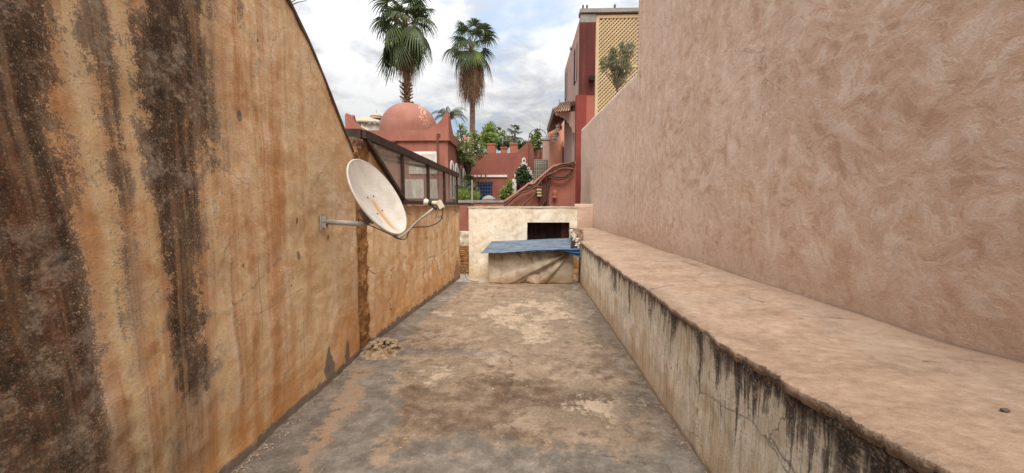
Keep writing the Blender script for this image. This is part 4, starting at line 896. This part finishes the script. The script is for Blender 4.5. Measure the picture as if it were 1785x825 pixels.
MB().box(xb + .005, xe, HY + .1, HY + .3, GZ, zt - .152).build('lattice_backing', M_SHADEB, th)
MB().box(fx + .32, xe, HY + .42, far, zt - .5, zt - .3).build('roof', M_GREYC, th)
for px in (1016.5, 1023.5, 1072):
    p_ = H(px, 15); MB().box(p_.x - .035, p_.x + .035, HY, HY + .1, zt + .002, zt + .2).build('roof_stub', M_EDGE, th)
# lattice: frame and individual diagonal laths
lat = MB(); lx0, lx1 = xb + .02, xe; lz1 = zt - .22; lz0 = H(1040, 215).z
ym = H(1040, 118).z
for nm, b4 in (('frame_bar', (lx0, lx0 + .14, HY - .02, HY + .06, lz0, lz1)), ('frame_bar', (lx0 + .142, lx1, HY - .02, HY + .06, lz1 - .13, lz1)), ('frame_bar', (lx0 + .142, lx1, HY - .015, HY + .055, ym, ym + .10))):
    MB().box(*b4).build(nm, M_BEIGE, th)
def laths(z0, z1, step=.158, wd=.062):
    xL, xR = lx0 + .1, lx1
    for s, yy in ((1, HY + .0), (-1, HY + .03)):
        c = (z0 - xR) if s > 0 else (z0 + xL); c1 = (z1 - xL) if s > 0 else (z1 + xR)
        while c < c1:
            # line z = s*x + c clipped to the rectangle
            ptsL = []
            for xx in (xL, xR):
                zz = s * xx + c
                if z0 <= zz <= z1: ptsL.append((xx, zz))
            for zz in (z0, z1):
                xx = (zz - c) / s
                if xL < xx < xR: ptsL.append((xx, zz))
            if len(ptsL) >= 2:
                ptsL.sort(); a, b_ = ptsL[0], ptsL[-1]
                if b_[0] - a[0] > .12: MB().bar((a[0], yy + .01, a[1]), (b_[0], yy + .01, b_[1]), wd, .02, (0, 1, 0)).build('lath', M_BEIGE, th)
            c += step
laths(lz0, ym); laths(ym + .1, lz1 - .13)
p_ = H(1031, 140); MB().box(p_.x - .12, p_.x + .1, HY - .32, HY - .051, p_.z - .08, p_.z + .08).build('wall_lamp', M_DARK, th)
# narrow side windows
for pxa, pya, yy in ((1003, 115, 0), (986.5, 150, 0)):
    p_ = atx(pxa, pya, fx - .01); o = MB().box(fx - .03, fx - .002, p_.y - .5, p_.y + .45, p_.z - .75, p_.z + .8).build('side_window', M_DARK, th)
    MB().box(fx - .07, fx - .031, p_.y - .55, p_.y - .45, p_.z - .85, p_.z + .85).build('window_frame', M_PINK, o)
p_ = atx(996, 68, fx); MB().lathe([(.05, 0), (.11, .02), (.11, .08), (.05, .1)], p_ + Vector((-.02, -.4, -.6)), 10, (-1, 0, 0)).build('wall_light', M_GALV, th)
# projecting loggia with tiled awning
ey0, ey1 = 18.6, 27.0
eA = aty(967, 195.5, ey0); eB = aty(955.5, 231, ey1)
lgx = fx - .02
lg = thing('loggia', 'orange pink loggia under a tiled awning projecting from the pink house', 'loggia', (lgx - .4, 23, GZ))
ob_ = aty(954, 300, ey1 + .2)
MB().box(ob_.x, aty(990, 300, ey1 + .2).x + 2.2, ey1 + .2, ey1 + .5, GZ, aty(960, 226, ey1 + .2).z + .4).build('end_wall', M_ORANGE, lg)
# awning slab (soffit) and fascia
ia = Vector((lgx, ey0, eA.z + .42)); ib = Vector((lgx, ey1, eB.z + .42))
MB().prism([eA + Vector((0, 0, -.02)), eB + Vector((0, 0, -.02)), ib + Vector((0, 0, -.1)), ia + Vector((0, 0, -.1))], (0, 0, .06)).build('soffit', M_PIPE, lg)
MB().bar(eA + Vector((-.03, 0, 0)), eB + Vector((-.03, 0, 0)), .06, .14).build('fascia', M_TILE, lg)
nT = 26
for i in range(nT):
    t = (i + .5) / nT; a = eA.lerp(eB, t) + Vector((-.06, 0, .09)); b_ = ia.lerp(ib, t) + Vector((0, 0, .05)); MB().tube([a, b_], .12, 6).build('roof_tile', M_TILE, lg)
# hipped near end of the awning: row of tiles facing us
hA, hB = aty(965.5, 195.5, ey0 - .35), aty(993, 193.5, ey0 - .35); hC, hD_ = aty(977.5, 179.5, ey0 + .1), aty(993, 177.5, ey0 + .1)
MB().prism([hA, hB, hD_, hC], (0, .05, .02)).build('hip_board', M_PINK, lg)
for i in range(7):
    t = i / 6; MB().tube([hA.lerp(hB, t) + Vector((0, -.04, .0)), hC.lerp(hD_, t) + Vector((0, -.04, 0))], .035, 6).build('roof_tile', M_TILE, lg)
# carved arch board below the awning, facing us
ay = ey0 + .02
arch = [(969, 201), (975, 201.5), (978, 204), (982, 204.5), (984, 208), (988, 209), (989, 213), (992, 215), (993, 220), (997, 223), (998.5, 232)]
poly = [aty(968, 196, ay), aty(1004, 194.5, ay), aty(1004, 232, ay)] + [aty(a, b_, ay) for a, b_ in reversed(arch)]
MB().prism(poly, (0, .12, 0)).build('carved_arch', M_PINK, lg)
qa, qb = aty(997.5, 232, ay + .4), aty(1004, 232, ay + .4)
MB().box(qa.x, qb.x + .05, ay + .3, ay + .6, GZ, qa.z + .6).build('column', M_PINK, lg)
qa, qb = aty(981, 250, 26.5), aty(990, 250, 26.5)
MB().box(qa.x, qb.x, 26.5, 27.15, GZ, aty(981, 246, 26.5).z).build('inner_pier', M_ORANGE, lg)
qa, qb = aty(980.5, 256, 26.44), aty(984, 300, 26.44); MB().box(qa.x, qb.x, 26.44, 26.49, qb.z, qa.z).build('doorway', M_CURT, lg)
# lanterns hanging in the loggia
for (px, py, yy, lab) in ((974.5, 223, 20.5, 'white pierced lantern, the highest of three under the tiled awning'), (969.5, 235, 22.3, 'white pierced lantern hanging between the highest and lowest lanterns'), (966, 244.5, 24.0, 'white pierced lantern, the lowest of three under the tiled awning')):
    c = aty(px, py, yy); s_ = 20.5 / F * 1.05 * (.92 if yy > 22 else 1)
    ln = thing('hanging_lantern', lab, 'lantern', (c.x, c.y, c.z), 'lanterns under the awning')
    MB().lathe([(.5 * s_, -5 * s_), (4 * s_, -3.5 * s_), (5 * s_, -3 * s_), (5 * s_, 3 * s_), (5.6 * s_, 3.2 * s_), (3 * s_, 5 * s_), (.4 * s_, 7 * s_)], c, 8).build('lantern_body', M_WHITE, ln)
    mb = MB()
    for k in range(8):
        a = (k + .5) * math.pi / 4; q_ = c + Vector((math.cos(a), math.sin(a), 0)) * 4.75 * s_; e_ = Vector((-math.sin(a), math.cos(a), 0))
        mb.bar(q_ - e_ * s_ * .8 + Vector((0, 0, 0)), q_ + e_ * s_ * .8, .3 * s_, 3.0 * s_)
    mb.build('lantern_opening', M_DARK, ln)
    MB().tube([c + Vector((0, 0, 6.5 * s_)), c + Vector((0, 0, 6.5 * s_ + 1.2))], .014, 5).build('chain', M_IRON, ln)

# ================================================================== VEGETATION
def fan_frond(elev, Lp, Rb, droop, seed, nl=26, spread=112, fold=0.0, split=.5, wid=1.0):
    """one fan leaf in the xz plane pointing +x from the origin; leaflets droop with gravity"""
    rnd = random.Random(seed); mb = MB(); e = R(elev); pts_ = []; x = z = 0.0; ang = e; n = 6
    for i in range(n + 1):
        pts_.append(Vector((x, 0, z))); x += math.cos(ang) * Lp / n; z += math.sin(ang) * Lp / n; ang -= droop * .09
    mb.tube(pts_, .035, 4, .014)
    hub = pts_[-1]; dv = Vector((math.cos(ang), 0, math.sin(ang))); side = Vector((0, 1, 0)); upv = side.cross(dv) * -1
    da = R(spread * 2 / nl)
    for k in range(nl):
        a = R(-spread) + da * (k + .5); L = Rb * (.70 + .30 * math.cos(a * .8)) * rnd.uniform(.86, 1.08); a += rnd.uniform(-.02, .02)
        dr = (dv * math.cos(a) + side * math.sin(a) * (1 - fold)).normalized()
        cup = upv * (-.12 + (.22 + fold * .5) * abs(math.sin(a)))
        dr = (dr - cup * .6).normalized(); tang = dr.cross(upv).normalized(); prev = None; vs = []
        N_ = 6; lfold = rnd.uniform(.5, 1.0)
        for i in range(N_ + 1):
            t = i / N_; g_ = droop * (.20 * t ** 2 + .75 * max(0, t - split) ** 1.5) * rnd.uniform(.92, 1.08)
            p_ = hub + dr * L * (t * (1 - .22 * g_)) + Vector((0, 0, -1)) * L * g_
            w_ = L * math.tan(da / 2) * (t if t < split else split * (1 - (t - split) / (1 - split)) ** .7) * 1.02 * wid + .003
            off = upv * w_ * .35
            vs += [p_ - tang * w_ + off, p_ - off * .6, p_ + tang * w_ + off]
        fs = []
        for i in range(N_): fs += [(i * 3, i * 3 + 1, i * 3 + 4, i * 3 + 3), (i * 3 + 1, i * 3 + 2, i * 3 + 5, i * 3 + 4)]
        mb.add(vs, fs)
    return mb
FR = {}
def frond_obj(kind, parent, loc, az, scale, roll=0):
    key, m_, name = kind
    if (key, m_.name) not in FR:
        o = fan_frond(*key).build(name, m_, parent, origin=(0, 0, 0)); FR[(key, m_.name)] = o.data
    else:
        o = bpy.data.objects.new(name, FR[(key, m_.name)]); sc.collection.objects.link(o); o.parent = parent
    o.location = loc; o.rotation_euler = (roll, 0, az); o.scale = (scale,) * 3; return o
def trunk_ring(p0, p1, r0, r1, parent, mt=M_TRUNK, boots=False):
    mb = MB(); n = 34; pts_ = [p0.lerp(p1, i / n) + Vector((.04 * math.sin(i * .3), 0, 0)) for i in range(n + 1)]
    mb.tube(pts_, lambda t: (r0 + (r1 - r0) * t) * (1 + .05 * math.sin(t * n * 3.0)), 12); return mb.build('trunk', mt, parent, smooth=True)
def fan_palm(crown, base_z, Rb, r0, r1, label, seed, green, dead, y_leaf=None, span=118, bushy=False):
    rnd = random.Random(seed); base = Vector((crown.x, crown.y, base_z)); t = thing('fan_palm', label, 'palm tree', base)
    trunk_ring(base, crown, r0, r1, t)
    cl = crown - base
    for i in range(green):
        f = i / (green - 1); el = 86 - span * f + rnd.uniform(-8, 8); az = i * 2.39996 + rnd.uniform(-.25, .25)
        el_k = min((78, 52, 28, 4, -22, -45, -62), key=lambda k: abs(k - el)); Lp = (.42, .58, .70)[i % 3]
        key = (el_k, Rb * Lp, Rb * .62, .9 + (.7 if el_k < 10 else .3 if el_k < 40 else 0), 3 + el_k % 5 + (i % 2), 24, 118, .1, .45, .95)
        frond_obj((key, M_PALMG, 'frond'), t, cl + Vector((0, 0, .25 - .9 * f)), az, rnd.uniform(.8, 1.1), rnd.uniform(-.4, .4))
    if y_leaf is not None:
        for az in y_leaf: frond_obj(((-18, Rb * .5, Rb * .6, .9, 77, 24), M_PALMY, 'frond'), t, cl + Vector((0, 0, -.25)), az, .95)
    for i in range(dead):
        az = i * 2.39996 + rnd.uniform(-.3, .3); k = i % 4
        key = ((-5, -24, -48, -14)[k], Rb * (.44, .52, .62, .30)[k], Rb * .64, 2.1, 40 + k, 20, 90, .35, .25, .75) if bushy else ((-20, -42, -60, -34)[k], Rb * (.34, .42, .5, .26)[k], Rb * .55, 2.0, 50 + k, 20, 90, .35, .25, .75)
        frond_obj((key, M_PALMD, 'dead_frond'), t, cl + Vector((.0, 0, -.65 - (.95 if bushy else .8) * (i / dead))), az, rnd.uniform(.75, 1.05), rnd.uniform(-.15, .15))
    return t
P1 = aty(706, 40, 26.5)
pa = fan_palm(P1, GZ, 2.25, .21, .21, 'large shaggy fan palm rising straight behind the salmon dome', 5, 44, 24, [R(-110)], 116)
# boots: old leaf bases round the foot of the visible trunk
rnd = random.Random(3); mb = MB()
zb0 = aty(708, 184, 26.5).z
for i in range(70):
    a = i * 2.4; z = zb0 - .6 + (i / 70) * 2.0; c = Vector((P1.x, P1.y, z)); dr = Vector((math.cos(a), math.sin(a), 0)); L_ = rnd.uniform(.14, .28) * (1.3 if z < zb0 + .2 else 1)
    mb.bar(c + dr * .17, c + dr * (.27 + L_ * .8) + Vector((0, 0, L_ * .8 - (.25 if z < zb0 + .25 else 0))), .13, .04)
mb.build('leaf_base', M_PALMD, pa)
mb = MB()
for k in range(5):
    a = k * 1.3 + .4; mb.tube(smoothpts([P1 + Vector((0, 0, .1)), P1 + Vector((math.cos(a) * .5, math.sin(a) * .5 - .3, .25)), P1 + Vector((math.cos(a) * .7, math.sin(a) * .7 - .4, -.9)), P1 + Vector((math.cos(a) * .7, math.sin(a) * .7 - .4, -1.9 - .3 * k % .7))], 4), .05, 5, .015)
mb.build('flower_stalk', plain('dry_flower_stalk', (.34, .20, .08), (.25, .13, .05), 8), pa)
P2 = aty(822, 80, 33)
fan_palm(P2, GZ, 2.3, .26, .20, 'slender fan palm with bushy brown skirt to the right of the dome', 11, 24, 58, [R(-80)], 84, True)
P3 = aty(898, 233, 34); fan_palm(P3, GZ, .8, .10, .08, 'small fan palm standing alone above the salmon house planters', 21, 18, 0, None, 80)
P4 = aty(812, 338, 20); fan_palm(P4, GZ, .95, .16, .14, 'low dark green fan palm beside the glass canopy end post', 31, 24, 6)
# feather palm behind the parapet horn
fp = aty(783, 203, 31); ft = thing('feather_palm', 'drooping feather leaved palm just above the right parapet horn', 'palm tree', (fp.x, fp.y, GZ))
trunk_ring(Vector((fp.x, fp.y, GZ)), fp, .2, .14, ft)
rnd = random.Random(8)
for i in range(16):
    az = i * 2.4; el = R(75 - 4 * i + rnd.uniform(-5, 5)); mb = MB(); pts_ = []; p_ = fp.copy(); a = el
    for k in range(10): pts_.append(p_.copy()); p_ = p_ + Vector((math.cos(az) * math.cos(a), math.sin(az) * math.cos(a), math.sin(a))) * .19; a -= .22
    mb.tube(pts_, .025, 4, .006); sdv = Vector((-math.sin(az), math.cos(az), 0))
    for k in range(1, 10):
        for j in (0, .5):
            q_ = pts_[k - 1].lerp(pts_[k], j)
            for s in (-1, 1):
                tip = q_ + sdv * s * .30 * (1 - k / 13) + Vector((0, 0, -.30)) * (1.2 - k / 14) + (pts_[k] - pts_[k - 1]) * .6
                mb.add([q_, q_.lerp(tip, .5) + Vector((.0, 0, .03)) + (pts_[k] - pts_[k - 1]) * .18, tip, q_.lerp(tip, .5) - (pts_[k] - pts_[k - 1]) * .05], [(0, 1, 2, 3)])
    mb.build('frond', M_PALMG, ft)
def leaves(mb, blobs, n, size, seed, asp=.5, shell=.55, up=0.0):
    rnd = random.Random(seed); tot = sum(b_[1][0] * b_[1][1] * b_[1][2] for b_ in blobs) ** 1
    for c, r_ in blobs:
        k = int(n * (r_[0] * r_[1] * r_[2]) / tot)
        # clumps first, leaves round each clump
        nc = max(4, k // 22)
        for _ in range(nc):
            while True:
                d_ = Vector((rnd.uniform(-1, 1), rnd.uniform(-1, 1), rnd.uniform(-1, 1)))
                if shell * .4 < d_.length < 1: break
            cc = Vector(c) + Vector((d_.x * r_[0], d_.y * r_[1], d_.z * r_[2])); cs = min(r_) * rnd.uniform(.16, .34)
            for _ in range(22):
                p_ = cc + Vector((rnd.gauss(0, cs * .6), rnd.gauss(0, cs * .6), rnd.gauss(0, cs * .5)))
                a = Vector((rnd.gauss(0, 1), rnd.gauss(0, 1), rnd.gauss(up, .8))).normalized(); b2 = a.orthogonal().normalized(); b2.rotate(Matrix.Rotation(rnd.uniform(0, 6.28), 3, a)) 
                s = size * rnd.uniform(.6, 1.3); tip = p_ + a * s; m1 = p_ + a * s * .5 + b2 * s * asp * .5; m2 = p_ + a * s * .5 - b2 * s * asp * .5
                mb.add([p_, m1, tip, m2], [(0, 1, 2, 3)])
def tree(name, cat, label, base, blobs, n, size, leafm, seed, tr=.08, asp=.5, up=0.0):
    t = thing(name, label, cat, base); rnd = random.Random(seed); mb = MB()
    cen = sum((Vector(b_[0]) for b_ in blobs), Vector()) / len(blobs); fork = Vector(base).lerp(Vector((cen.x, cen.y, min(b_[0][2] - b_[1][2] for b_ in blobs))), .95)
    mb.tube([Vector(base), Vector(base).lerp(fork, .5) + Vector((.04, .02, 0)), fork], tr, 7, tr * .8)
    for c, r_ in blobs:
        for _ in range(3):
            e_ = Vector(c) + Vector((rnd.uniform(-.6, .6) * r_[0], rnd.uniform(-.6, .6) * r_[1], rnd.uniform(-.3, .8) * r_[2])); mb.tube([fork, fork.lerp(e_, .5) + Vector((rnd.uniform(-.1, .1), 0, .05)), e_], tr * .5, 5, tr * .12)
    mb.build('trunk', M_BARK, t); m2 = MB(); leaves(m2, blobs, n, size, seed, asp, up=up); m2.build('crown', leafm, t); return t
def B(px, py, y, rx, rz, ry=None):    # crown lobe from picture size to metres
    k = y / F; return (aty(px, py, y), (rx * k, (ry or rx) * k, rz * k))
def gbase(px, y): p_ = aty(px, 300, y); return (p_.x, p_.y, GZ)
tree('leafy_tree', 'tree', 'leafy tree with mixed yellow green leaves beside the salmon house corner', gbase(815, 21.5),
     [B(805, 232, 21, 11, 14), B(822, 243, 22, 14, 14), B(812, 264, 20.5, 17, 16), B(833, 262, 22.5, 13, 15), B(802, 281, 21, 10, 10), B(820, 283, 21, 9, 12)], 2300, .15, M_LEAF1, 3, .14)
tree('bamboo_clump', 'bamboo', 'bright green bamboo clump above the left end of the salmon house', gbase(852, 29),
     [B(853, 236, 29, 13, 20), B(845, 247, 29, 11, 12), B(862, 250, 29, 9, 12)], 2600, .26, M_LEAF2, 5, .08, .22, 1.2)
tree('roof_shrub', 'shrub', 'dark clipped shrub between two planters on the salmon house roof', (aty(877, 266, 26).x, 26, rz),
     [B(873, 253, 26, 9, 9), B(881, 252, 26, 8, 8)], 1300, .14, M_LEAF3, 7, .05)
tree('roof_shrub', 'shrub', 'dark spreading shrub behind the raking parapet of the salmon house', (aty(912, 266, 27).x, 27, rz),
     [B(908, 254, 27, 9, 7), B(918, 256, 27, 9, 8)], 1200, .14, M_LEAF3, 8, .05)
tree('slender_tree', 'tree', 'sparse light green tree beside the small fan palm and bamboo', gbase(872, 33),
     [B(873, 234, 33, 8, 9), B(866, 226, 33, 5, 8), B(884, 243, 33, 7, 7)], 500, .2, M_LEAF1, 9, .05)
tree('arch_climber', 'climber', 'green climbing plant growing through the wire arch', gbase(934, 22.6),
     [B(933, 236, 22.6, 8, 10), B(937, 252, 22.6, 8, 12), B(930, 248, 22.6, 5, 10)], 900, .15, M_LEAF1, 10, .05)
tree('niche_shrub', 'shrub', 'dense green climber covering the middle of the white stepped niche', gbase(912, 22.6),
     [B(912, 306, 22.6, 13, 13, 8), B(913, 293, 22.6, 7, 8, 6), B(919, 312, 22.6, 9, 9, 6), B(905, 313, 22.6, 7, 9, 6)], 2600, .12, M_LEAF3, 11, .05)
tree('garden_shrub', 'shrub', 'yellow green shrub at the foot of the raking stair flank', gbase(884, 19),
     [B(883, 334, 19, 10, 10), B(889, 324, 19, 7, 9), B(877, 342, 19, 7, 7)], 1500, .12, M_LEAF2, 12, .05)
tree('garden_grass', 'grass clump', 'tall grassy clump behind the end post of the glass canopy', gbase(812, 17.5),
     [B(806, 348, 17.5, 9, 11), B(818, 350, 17.5, 8, 10), B(828, 348, 17.5, 6, 8)], 1400, .3, M_LEAF2, 13, .03, .10, 2.0)
# olive tree behind the low length of the right wall, in a pot on the neighbouring roof
oy = 11.6; ob0 = aty(1078, 156, oy); zr = 3.4
nb = thing('roof_terrace', 'neighbouring roof terrace hidden behind the pink wall, carrying the olive tree', 'terrace', (RX + 3, 12, GZ))
MB().box(RX + .31, RX + 4, YS + .2, YE, GZ, zr).build('block', M_PINK, nb)
pot = tag(MB().lathe([(.01, 0), (.2, 0), (.28, .3), (.3, .5), (.26, .5), (.24, .42), (.01, .42)], (ob0.x + .02, oy, zr + .002), 18).build('plant_pot', M_TERRA, smooth=True), 'terracotta pot holding the olive tree behind the pink wall', 'pot')
tree('olive_tree', 'tree', 'small grey green olive tree in front of the beige lattice screen', (ob0.x + .02, oy, zr + .42),
     [B(1060, 110, oy, 13, 8), B(1070, 98, oy, 9, 14), B(1084, 92, oy, 8, 15), B(1097, 90, oy, 8, 15), B(1078, 118, oy, 14, 12), B(1092, 118, oy, 10, 16), B(1074, 136, oy, 9, 11), B(1083, 140, oy, 8, 12), B(1050, 122, oy, 6, 7)], 6200, .085, M_OLIVE, 14, .035, .18, 1.4)
# flowering sprig over the left wall crest
p_ = atx(505, 3, WX); t = thing('wall_sprig', 'dry reddish sprig sticking over the crest of the tall ochre wall', 'plant', p_ + Vector((-.1, 0, -.03)))
mb = MB(); rnd = random.Random(2)
for i in range(7): mb.tube([p_ + Vector((-.05, -.08 + i * .02, -.02)), p_ + Vector((.0, -.10 + i * .035, .05)), p_ + Vector((.03, -.12 + i * .05, .03 + rnd.uniform(0, .1)))], .004, 4, .002)
leaves(mb, [(p_ + Vector((0, -.03, .08)), (.06, .14, .08))], 160, .03, 3); mb.build('twig', plain('reddish_sprig', (.16, .05, .045), (.10, .06, .03), 20), t)
